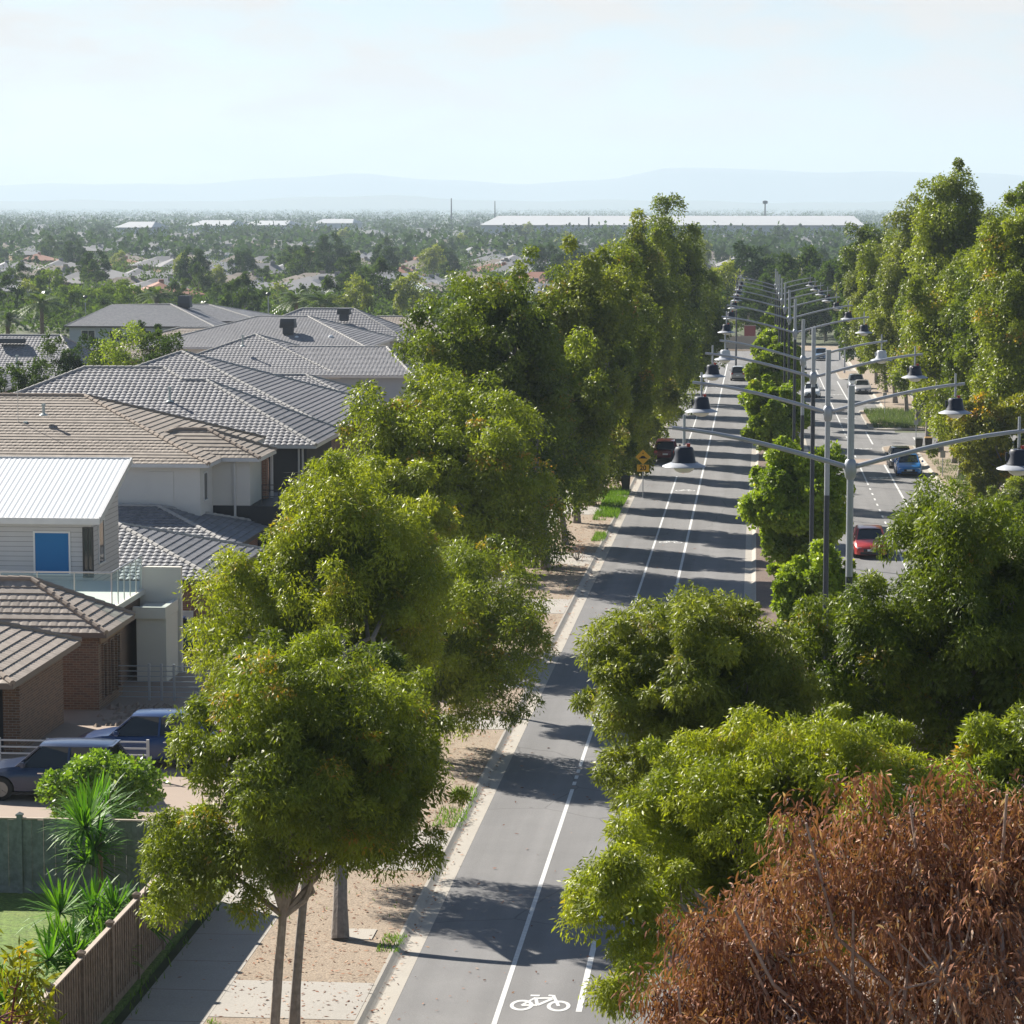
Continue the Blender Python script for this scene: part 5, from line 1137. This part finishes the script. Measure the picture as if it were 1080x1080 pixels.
word = ['nearest', 'second nearest', 'third nearest', 'fourth nearest', 'fifth nearest', 'sixth nearest', 'seventh nearest', 'fourth from the far end', 'third from the far end', 'second from the far end', 'farthest']
la = lamp(9.35); lb_ = lamp(11.3); lc_ = lamp(9.0, True, 11.3, 1.7, 3.5)
used = set()
for i, Y in enumerate(LY):
    src = la if i < 2 else lc_ if i == 3 else lb_
    o = src if id(src) not in used else copy_tree(src); used.add(id(src)); o.location = (2.0, Y, gz(Y)+KERB)
    tag(o, (f'{word[i]} twin arm street lamp in the median, grey pole with dark foot' if i < 2 else 'fourth nearest twin arm lamp in the median, the only one with pale lamp heads' if i == 3 else f'{word[i]} twin arm street lamp in the median, dark pole'), 'street lamp', 'twin arm lamps along the median')
# single lamps beyond
def lone_lamp(label, px, py, Y, h=None, shoebox=True, hook=False):
    t = atY(px, py, Y); g = gz(Y); root = empty('lamp_post', (t.x, Y, g), 0, label, 'lamp post'); H_ = t.z-g
    p = MB()
    if hook: p.tube([(0, 0, 0), (0, 0, H_-1.2), (.15, 0, H_-.4), (.7, 0, H_), (1.5, 0, H_-.1), (1.9, 0, H_-.5)], [.13, .09, .07, .06, .05, .05], 8)
    else: p.tube([(0, 0, 0), (0, 0, H_)], [.12, .08], 8)
    p.build('pole', 'pole_dark' if shoebox else 'galv', root, smooth=True); hm_ = MB()
    if hook: hm_.lathe([(.1, .1), (.35, -.1), (.35, -.2), (.1, -.3)], (1.9, 0, H_-.5), 12)
    elif shoebox: hm_.box(-.9, .9, -.35, .35, H_, H_+.35); hm_.box(-.2, .2, -.2, .2, H_-.3, H_)
    else: hm_.lathe([(.1, -.2), (.4, .0), (.4, .2), (.2, .4)], (0, 0, H_), 12)
    hm_.build('lamp_head', 'lamp_dark', root)
lone_lamp('dark lamp post with boxy head at the left edge above the palms', 12, 305, 560); lone_lamp('thin dark lamp post before the bright trees on the left', 90, 314, 480, shoebox=False); lone_lamp('dark lamp post between the hedge and the palms', 283, 311, 430, shoebox=False)
lone_lamp('grey lamp post with a hooked arm left of the row of twin lamps', 777, 290, 372, hook=True); lone_lamp('grey post at the bend on the far right carriageway', 886, 343, 390, shoebox=False); lone_lamp('short dark post on the gravel at the far bend', 891, 362, 350, shoebox=False)

# ------------------------------------------------------------------ signs, bins
def text_mesh(s, size):
    c = bpy.data.curves.new('t', 'FONT'); c.body = s; c.size = size; c.align_x = 'CENTER'; c.align_y = 'CENTER'; c.extrude = .002; c.offset = .008
    o = bpy.data.objects.new('t', c); col.objects.link(o); bpy.context.view_layer.update(); me = bpy.data.meshes.new_from_object(o.evaluated_get(bpy.context.evaluated_depsgraph_get())); bpy.data.objects.remove(o); return me
def hump_sign(label, x, y, zc, s, plate=True, back=False):
    g = gz(y)+KERB; root = empty('road_sign', (x, y, g), 0, label, 'road sign'); z = zc-g
    mb = MB(); mb.tube([(0, .03, 0), (0, .03, z+s*.6)], .03, 8); mb.build('post', 'galv', root, smooth=True)
    d = MB(); r = s*.707
    d.add([(0,-.012,z-r),(r,-.012,z),(0,-.012,z+r),(-r,-.012,z),(0,.0,z-r),(r,.0,z),(0,.0,z+r),(-r,.0,z)], [(0,1,2,3),(7,6,5,4),(0,4,5,1),(1,5,6,2),(2,6,7,3),(3,7,4,0)]); dm = d.build('diamond', 'sign_yellow', root)
    k = MB(); pts = [(-.30, -.10), (.30, -.10), (.30, -.05), (.22, -.05), (.13, .05), (0, .085), (-.13, .05), (-.22, -.05), (-.30, -.05)]; k.poly([(a*s*1.25, -.017, z+b*s*1.4) for a, b in pts])
    k.poly([(a*s, -.017, z+s*.34+b*s) for a, b in ((0, -.10), (.05, .0), (0, .10), (-.05, 0))]); k.build('symbol', 'sign_black', dm)
    if plate:
        p_ = MB(); p_.box(-s*.56, s*.56, -.012, 0, z-r-s*.66, z-r+s*.02-.02); pm = p_.build('plate', 'sign_yellow', root)
        me = text_mesh('20', s*.62); o = link('numeral', me, 'sign_black', pm); o.rotation_euler = (PI/2, 0, 0); o.location = (0, -.016, z-r-s*.33)
    return root
p = gnd(678, 527); t = atY(678.5, 482, p.y); hump_sign('yellow diamond speed hump sign with a 20 plate on the left verge', p.x, p.y, t.z, .68)
p = gnd(752, 381); t = atY(752, 354, p.y-6); sgn = hump_sign('small yellow diamond sign above a dark red panel at the far crossing', t.x, p.y-6, t.z, .75, plate=False)
mb = MB(); zz = t.z-sgn.location.z; mb.box(-.35, .35, -.03, .0, zz-2.0, zz-.62); mb.build('panel', 'sign_red', sgn)
def brick_pillar(label, px0, px1, py0, Y):
    a = atY(px0, py0, Y); b = atY(px1, py0, Y); g = gz(Y); root = absroot('sign_pillar', ((a.x+b.x)/2, Y, g), label, 'pillar'); mb = MB(); mb.box(a.x, b.x, Y, Y+.6, g, a.z-.12); mb.build('shaft', 'sign_red', root, bevel=.03); mb = MB(); mb.box(a.x-.03, b.x+.03, Y-.03, Y+.63, a.z-.12, a.z); mb.build('cap', 'gutter_brown', root)
brick_pillar('dark red pillar in front of the trees at the far end of the street', 785, 797, 343, 430)
def small_sign(label, px, pytop, pybot, w=.35, h=.5):
    b = gnd(px, pybot); t = atY(px, pytop, b.y); g = gz(b.y)+KERB; root = empty('parking_sign', (b.x, b.y, g), 0, label, 'road sign', 'small signs on the right verge'); H_ = max(1.8, t.z-g)
    mb = MB(); mb.tube([(0, .02, 0), (0, .02, H_)], .03, 7); mb.build('post', 'galv', root); mb = MB(); mb.box(-w/2, w/2, -.012, 0, H_-h, H_-.02); mb.build('plate', 'sign_back', root, bevel=.004)
small_sign('grey backed sign on a post beside the low green planting', 933, 414, 441); small_sign('thin post at the corner of the side street', 966, 445, 466); small_sign('thin post on the verge right of the bright blue car', 994, 478, 504); small_sign('thin post under the yellow tipped tree', 1031, 508, 540)
def bin_(label, x, y, lid, group='wheelie bins at the kerb'):
    root = empty('wheelie_bin', (x, y, gz(y)+KERB), 0, label, 'bin', group); mb = MB()
    mb.add([(-.22,-.26,.08),(.22,-.26,.08),(.22,.22,.08),(-.22,.22,.08),(-.29,-.36,1.0),(.29,-.36,1.0),(.29,.34,1.0),(-.29,.34,1.0)], [(0,3,2,1),(4,5,6,7),(0,1,5,4),(1,2,6,5),(2,3,7,6),(3,0,4,7)]); mb.build('body', 'bin_dark', root, bevel=.03)
    l = MB(); l.add([(-.31,-.40,1.0),(.31,-.40,1.0),(.31,.38,1.0),(-.31,.38,1.0),(-.27,-.36,1.06),(.27,-.36,1.06),(.27,.34,1.10),(-.27,.34,1.10)], [(0,3,2,1),(4,5,6,7),(0,1,5,4),(1,2,6,5),(2,3,7,6),(3,0,4,7)]); l.build('lid', lid, root, bevel=.015)
    for s in (-1, 1): w_ = MB(); w_.tube([(s*.24, .30, .1), (s*.30, .30, .1)], .1, 12); w_.build('wheel', 'tyre', root)
p = gnd(969, 478); bin_('dark wheelie bin behind the bright blue car, left of the brown lidded one', p.x, p.y, 'bin_dark'); p = gnd(979, 477); bin_('wheelie bin with brown lid right of the dark one', p.x, p.y, 'bin_lid'); p = gnd(660, 521); bin_('dark wheelie bin on the left verge behind the yellow sign', p.x, p.y, 'bin_dark', None)
# white board at the kerb on the left balcony side: pit cover
for i, (px, py) in enumerate(((375, 990), (608, 598))):
    p = gnd(px, py); mb = MB(); mb.gbox(p.x-.45, p.x+.45, p.y-.5, p.y+.5, KERB-.05, KERB+.02); tag(mb.build('pit_cover', 'concrete'), 'square concrete pit cover on the gravel verge' + (', nearest' if i == 0 else ' by the twiggy bush'), 'pit cover')

# ------------------------------------------------------------------ the suburb beyond
def far_tree_mesh(seed, lm, n, ll, lw, r, h):
    rng = np.random.default_rng(seed); cent, rad, lob = crown_clumps((0, 0, h*.58), (r, r, h*.40), rng, 9, 46, .5, .19); V, t = leaves(cent, rad, n//46, ll, lw, rng, .3)
    o = quads_mesh('crown', V, t, lm); me = o.data; bpy.data.objects.remove(o); mb = MB(); mb.tube([(0, 0, 0), (.1, 0, h*.3), (0, .1, h*.6)], [.2, .16, .08], 7)
    for l in lob[:5]: limb(mb, (0, 0, h*.3), l, .1, .03, rng, 3, n=5)
    tm = bpy.data.meshes.new('trunk'); tm.from_pydata(mb.v, [], mb.f); tm.materials.append(M['bark_grey']); return me, tm
PROTO = [far_tree_mesh(1, 'leaf_far', 4200, .5, .22, 3.4, 9), far_tree_mesh(2, 'leaf_far_dark', 4200, .5, .2, 3.2, 9.5), far_tree_mesh(3, 'leaf_far_lime', 4200, .5, .24, 3.6, 8.5), far_tree_mesh(4, 'leaf_far', 3600, .5, .22, 2.4, 10), far_tree_mesh(5, 'leaf_euc_dull', 4200, .5, .22, 3.8, 9)]
kinds = ['olive green', 'dark green', 'bright lime green', 'slim green', 'pale dull green']
def far_tree(x, y, k, s, where, group, rz=None):
    me, tm = PROTO[k]; o = bpy.data.objects.new('suburb_tree', None); col.objects.link(o); o.location = (x, y, gz(y)-.1); o.scale = (s, s, s*random.uniform(.9, 1.15)); o.rotation_euler = (0, 0, random.uniform(0, 6.3))
    tag(o, f'{kinds[k]} rounded tree {where}', 'tree', group)
    for nm, m_ in (('crown', me), ('trunk', tm)): c = bpy.data.objects.new(nm, m_); col.objects.link(c); c.parent = o
rnd = random.Random(11)
def visible_x(Y, margin=0): a = atY(-20-margin, 300, Y).x; b = atY(1100+margin, 300, Y).x; return a, b
# belt just beyond the roofs
belt = [(8,290,0),(30,300,4),(52,285,2),(75,296,2),(100,300,2),(122,290,2),(140,300,2),(160,302,0),(185,300,0),(228,300,3),(245,300,3),(258,296,0),(272,302,3),(292,300,4),(318,300,0),(345,298,0),(362,288,3),(382,282,0),(400,280,0),(420,290,0),(436,292,4),(372,300,4),(15,312,1),(60,318,0),(108,322,0),(150,322,2),(215,318,0),(250,322,4),(395,315,0),(415,318,2),(380,318,0),(-8,300,1)]
for px, py, k in belt:
    Y = rnd.uniform(470, 600); t = atY(px, py, Y); g = gz(Y); h0 = (9, 9.5, 8.5, 10, 9)[k]*.98
    far_tree(t.x, Y, k, max(.55, min(1.5, (t.z-g)/h0)), 'in the belt just beyond the grey roofs', 'trees in the belt beyond the roofs')
for px, py, Y, k in ((205, 264, 700, 1), (346, 252, 800, 1), (358, 258, 820, 1), (337, 262, 790, 1)):
    t = atY(px, py, Y); far_tree(t.x, Y, k, (t.z-gz(Y))/9.3, 'standing tall and round above the suburb' if px > 300 else 'alone, tall, in the middle of the left suburb', 'tall dark trees in the suburb')
for px, py, Y, k in ((748, 300, 440, 0), (768, 286, 455, 4), (782, 258, 520, 1), (805, 285, 450, 0), (812, 266, 540, 0), (830, 262, 470, 0), (842, 270, 520, 4), (856, 262, 480, 0), (872, 272, 455, 0), (888, 300, 470, 4), (790, 310, 445, 0), (850, 320, 446, 1), (825, 318, 442, 1), (870, 330, 450, 1), (905, 300, 440, 0), (760, 330, 438, 1)):
    t = atY(px, py, Y); far_tree(t.x, Y, k, min(2.4, (t.z-gz(Y))/9.2), 'closing off the far end of the street', 'trees at the end of the street')
def clear(x, y): return not (abs(x+5) < 35 and y < 440)
n = 0; tries = 0
while n < 240 and tries < 4000:
    tries += 1; py = rnd.uniform(0, 1)**.8; d = 620*(3000/620)**(py) ; a, b = visible_x(d); x = rnd.uniform(a, b)
    if 45 < x < 60 and d < 700: continue
    k = rnd.choice([0, 0, 1, 1, 1, 3, 4]); far_tree(x, d, k, rnd.uniform(.6, 1.35), 'among the distant suburb roofs' if d < 1500 else 'far out on the hazy plain', 'suburb trees' if d < 1500 else 'trees far out on the plain'); n += 1
# everything beyond reads as one mass
def roofs_far():
    rng = np.random.default_rng(5); mb = MB()
    for i in range(1500):
        d = 1500*(9000/1500)**rng.random(); a_, b_ = visible_x(d); x = rng.uniform(a_, b_); z = gz(d); L, W = rng.uniform(6, 10), rng.uniform(5, 7); e = z+rng.uniform(2.6, 3.6); h = e+rng.uniform(1.8, 2.6)
        mb.add([(x-L,d-W,e),(x+L,d-W,e),(x+L,d+W,e),(x-L,d+W,e),(x-L+W,d,h),(x+L-W,d,h),(x-L,d-W,z),(x+L,d-W,z),(x+L,d+W,z),(x-L,d+W,z)], [(0,1,5,4),(1,2,5),(2,3,4,5),(3,0,4),(6,7,1,0),(7,8,2,1),(8,9,3,2),(9,6,0,3)])
    tag(mb.build('distant_roofs', 'tile_far'), kind='stuff')
mat('tile_far', (.15, .15, .155), .9, (.28, .27, .265), .012, .5)
roofs_far()
rng = np.random.default_rng(77); n = 13500
d = 1100*(16000/1100)**(rng.random(n)**.85); a = np.array([visible_x(v, 280)[0] for v in d]); b = np.array([visible_x(v, 280)[1] for v in d]); x = a+(b-a)*rng.random(n); z = np.array([gz(v) for v in d])
s = rng.uniform(.7, 1.5, n)*(1+d/9000); cent = np.stack([x, d, z+3.6*s], 1); rad = np.stack([4.4*s, 4.0*s, 3.6*s], 1)
keep = (np.sin(x/np.maximum(d, 1)*55+np.log(d)*9)+np.sin(np.log(d)*38+x/np.maximum(d, 1)*21)+rng.normal(size=n)*.8) > -.35; cent, rad = cent[keep], rad[keep]
V, t = leaves(cent, rad, 20, 2.6, 2.2, rng, .1, bias=3.0); tag(quads_mesh('distant_woodland', V, t, 'leaf_far_dark'), kind='stuff')
rng = np.random.default_rng(78); n = 3900
d = 440*(1500/440)**(rng.random(n)**.9); a = np.array([visible_x(v, 280)[0] for v in d]); b = np.array([visible_x(v, 280)[1] for v in d]); x = a+(b-a)*rng.random(n); ok = ~((x > -30) & (x < 30) & (d < 470)); d, x = d[ok], x[ok]; n = len(d); z = np.array([gz(v) for v in d])
s = rng.uniform(.5, 1.35, n); cent = np.stack([x, d, z+2.0*s], 1); rad = np.stack([2.9*s, 2.4*s, 2.1*s], 1)
V, t = leaves(cent, rad, 60, .9, .55, rng, .1, bias=2.0); tag(quads_mesh('garden_greenery', V, t, 'leaf_far'), kind='stuff')
# palms
def palm(label, px, py, Y, fl, seed, skirt=True):
    rng = np.random.default_rng(seed); t = atY(px, py, Y); g = gz(Y); H_ = t.z-g; root = empty('palm_tree', (t.x, Y, g), 0, label, 'palm tree', 'palms beyond the roofs'); Q = []; T = []
    for i in range(46):
        az = rng.uniform(0, 6.28); el = math.asin(rng.uniform(-.35, .98)); L = fl*rng.uniform(.85, 1.1); dr = np.array([math.cos(az)*math.cos(el), math.sin(az)*math.cos(el), math.sin(el)]); hz_ = np.array([math.cos(az), math.sin(az), 0]); sd_ = np.array([-math.sin(az), math.cos(az), 0]); tt = rng.random()*.86; pts = []
        for j in range(13): u = j/12; pts.append(np.array([0, 0, H_])+dr*L*u+hz_*L*.12*u*u-np.array([0, 0, 1])*L*.5*u*u)
        for j in range(12):
            for s_ in (-1, 1):
                p = pts[j]; tn = unit(pts[j+1]-pts[j]); ll = fl*.2*math.sin(math.pi*(.12+.85*j/12)); e = p+tn*ll*.6+sd_*s_*ll*.8-np.array([0, 0, ll*.25]); wv = tn*fl*.045
                Q.append([p-wv*.6, p+wv*.6, e+wv*.3, e-wv*.3]); T.append(tt)
    quads_mesh('fronds', np.array(Q), np.array(T), 'leaf_palm', root); mb = MB(); mb.tube([(0, 0, 0), (0, 0, H_-1.2), (0, 0, H_-.4), (0, 0, H_)], [.35, .32, .55 if skirt else .34, .3], 10); mb.build('trunk', 'bark_palm', root, smooth=True)
palm('tall palm at the left with a brown skirt under its fronds', 44, 320, 440, 4.2, 1); palm('palm rising over the roof cooler, right of the dark lamp post', 341, 318, 400, 4.0, 2); palm('palm left of the large one above the roofs', 312, 315, 430, 3.6, 3); palm('half hidden palm behind the pale house', 165, 312, 480, 3.6, 4); palm('small palm right of the tall cooler', 212, 326, 455, 2.8, 5); palm('palm at the left edge below the dark lamp post', 8, 338, 420, 3.4, 6)
# houses out in the suburb
def far_house(i, tile, wallm):
    mb = MB(); L, W, e, r = 15+i, 11, 2.8, 2.4; fs, cs = hip(-L/2, L/2, -W/2, W/2, e, (-L/2+W/2, 0, e+r), (L/2-W/2, 0, e+r))
    for f in fs: mb.poly(f)
    fs2, _ = hip(-L/2-3+i, L*.1, -W/2-4, W/2-3, e-.05, (-L/4, -3, e+r*.8))
    for f in fs2: mb.poly(f)
    mb.box(1.5, 2.6, -1.2, -.1, e+r*.5, e+r+.5); w_ = MB(); w_.box(-L/2+.5, L/2-.5, -W/2+.5, W/2-.5, -.3, e); w_.box(-L/2-2.5+i, L*.1-.5, -W/2-3.5, -W/2+.4, -.3, e-.1); wd = MB()
    for x in (-L*.3, -L*.1, L*.18, L*.36): wd.box(x-.8, x+.8, (-W/2-3.55 if x < L*.05 else -W/2+.44), (-W/2-3.4 if x < L*.05 else -W/2+.6), .9, 2.2)
    out = []
    for nm, m_, mt in (('roof', mb, tile), ('wall', w_, wallm), ('window', wd, 'glass_dark')): me = bpy.data.meshes.new(nm); me.from_pydata(m_.v, [], m_.f); me.materials.append(M[mt]); out.append((nm, me))
    return out
mat('tile_suburb', (.17, .17, .18), .9, (.235, .23, .235), .05, .6); mat('tile_suburb_brown', (.19, .155, .13), .9, (.25, .215, .18), .05, .6)
FH = [(far_house(0, 'tile_suburb', 'render_brown'), 'grey'), (far_house(1, 'tile_suburb_brown', 'brick_red'), 'brown'), (far_house(2, 'tile_red', 'brick_red'), 'terracotta'), (far_house(1, 'tile_dark', 'render_blue'), 'dark'), (far_house(2, 'white_metal', 'render_white'), 'white')]
def place_house(x, y, k, rz, where, group, s=1.0):
    o = bpy.data.objects.new('suburb_house', None); col.objects.link(o); o.location = (x, y, gz(y)); o.rotation_euler = (0, 0, rz); o.scale = (s, s, s); tag(o, f'{FH[k][1]} roofed house {where}', 'house', group)
    for nm, me in FH[k][0]: c = bpy.data.objects.new(nm, me); col.objects.link(c); c.parent = o
for px, py, k, w in ((130, 268, 2, 'among trees right of centre on the left side'), (60, 285, 0, 'behind the bright lime trees'), (170, 298, 0, 'standing close behind the belt of trees'), (225, 282, 0, 'beside the lone dark tree'), (240, 275, 3, 'above the lone dark tree'), (420, 300, 4, 'with flat white top left of the tall dark gum'), (418, 282, 2, 'just left of the tall dark gum'), (260, 290, 1, 'in front of the palms'), (90, 262, 1, 'far back on the left'), (300, 275, 0, 'between two clumps of trees'), (20, 275, 0, 'at the left edge of the suburb'), (380, 268, 1, 'right of the tall round dark tree')):
    q = atZ(px, py+6, gz(700)+3); Y = min(1000, max(480, q.y)); X = atY(px, 300, Y).x; place_house(X, Y, k, rnd.choice([.1, 1.6, .3]), w, 'nearer suburb houses')
for i in range(270):
    d_ = 600*(2600/600)**rnd.random(); a_, b_ = visible_x(d_); place_house(rnd.uniform(a_, b_), d_, rnd.choice([0, 0, 0, 1, 1, 3, 3, 2, 0, 1, 3, 0, 0]), rnd.choice([0, 1.57])+rnd.uniform(-.2, .4), 'small in the hazy suburb', 'distant suburb houses', rnd.uniform(.9, 1.2))
# warehouses and masts on the plain
def warehouse(label, px0, px1, pytop, Y, depth=90, eave=.72):
    a = atY(px0, pytop, Y); b = atY(px1, pytop, Y); g = gz(Y); root = absroot('warehouse', ((a.x+b.x)/2, Y, g), label, 'warehouse'); h_ = a.z-g; mb = MB(); z = g+h_*eave; n_ = max(1, int((b.x-a.x)/60))
    mb.add([(a.x,Y,z),(b.x,Y,z),(b.x-4,Y+depth/2,a.z),(a.x+4,Y+depth/2,a.z),(a.x,Y+depth,z),(b.x,Y+depth,z)], [(0,1,2,3),(3,2,5,4),(0,3,4),(1,5,2)]); mb.build('roof', 'pale_metal', root)
    w_ = MB(); w_.box(a.x+1, b.x-1, Y+1, Y+depth-1, g, z-.3); w_.build('wall', 'render_blue', root); dr = MB()
    for i in range(n_*2+1): x_ = a.x+8+(b.x-a.x-16)*i/(n_*2+.01); dr.box(x_-2.2, x_+2.2, Y+.85, Y+1.1, g, g+min(5, h_*.4))
    dr.build('door', 'cooler_dark', root)
warehouse('very long white roofed warehouse on the plain behind the trees', 506, 912, 228, 1900, 190, .66); warehouse('small white warehouse left of centre on the plain', 196, 242, 232.5, 2100); warehouse('short white shed far left on the plain', 120, 160, 234, 1900, 60); warehouse('pale shed right of the small white warehouse', 255, 302, 233, 2300); warehouse('white shed near the left edge of the plain', 330, 372, 231, 2500, 70)
def mast(label, px, py, Y, head=True):
    t = atY(px, py, Y); g = gz(Y); root = empty('mast', (t.x, Y, g), 0, label, 'mast'); H_ = t.z-g; mb = MB(); mb.tube([(0, 0, 0), (0, 0, H_)], [.8, .45], 8); mb.build('pole', 'pole_dark', root); 
    if head: k = MB(); k.lathe([(.5, H_-2.5), (2.0, H_-2.0), (2.0, H_), (.5, H_+.4)], (0, 0, 0), 10); k.build('antenna', 'pole_dark', root)
mast('communications mast above the long white warehouse', 807, 212, 2300); mast('thin mast left of the long white warehouse', 476, 209, 2600, False); mast('second thin mast by the long warehouse', 522, 212, 2800, False); mast('pair of poles before the warehouse, at the tall gum', 621, 229, 1800, False)

# the warm, hazy daylight is all real; drop helper properties
for o in bpy.data.objects:
    if '_abs' in o: del o['_abs']
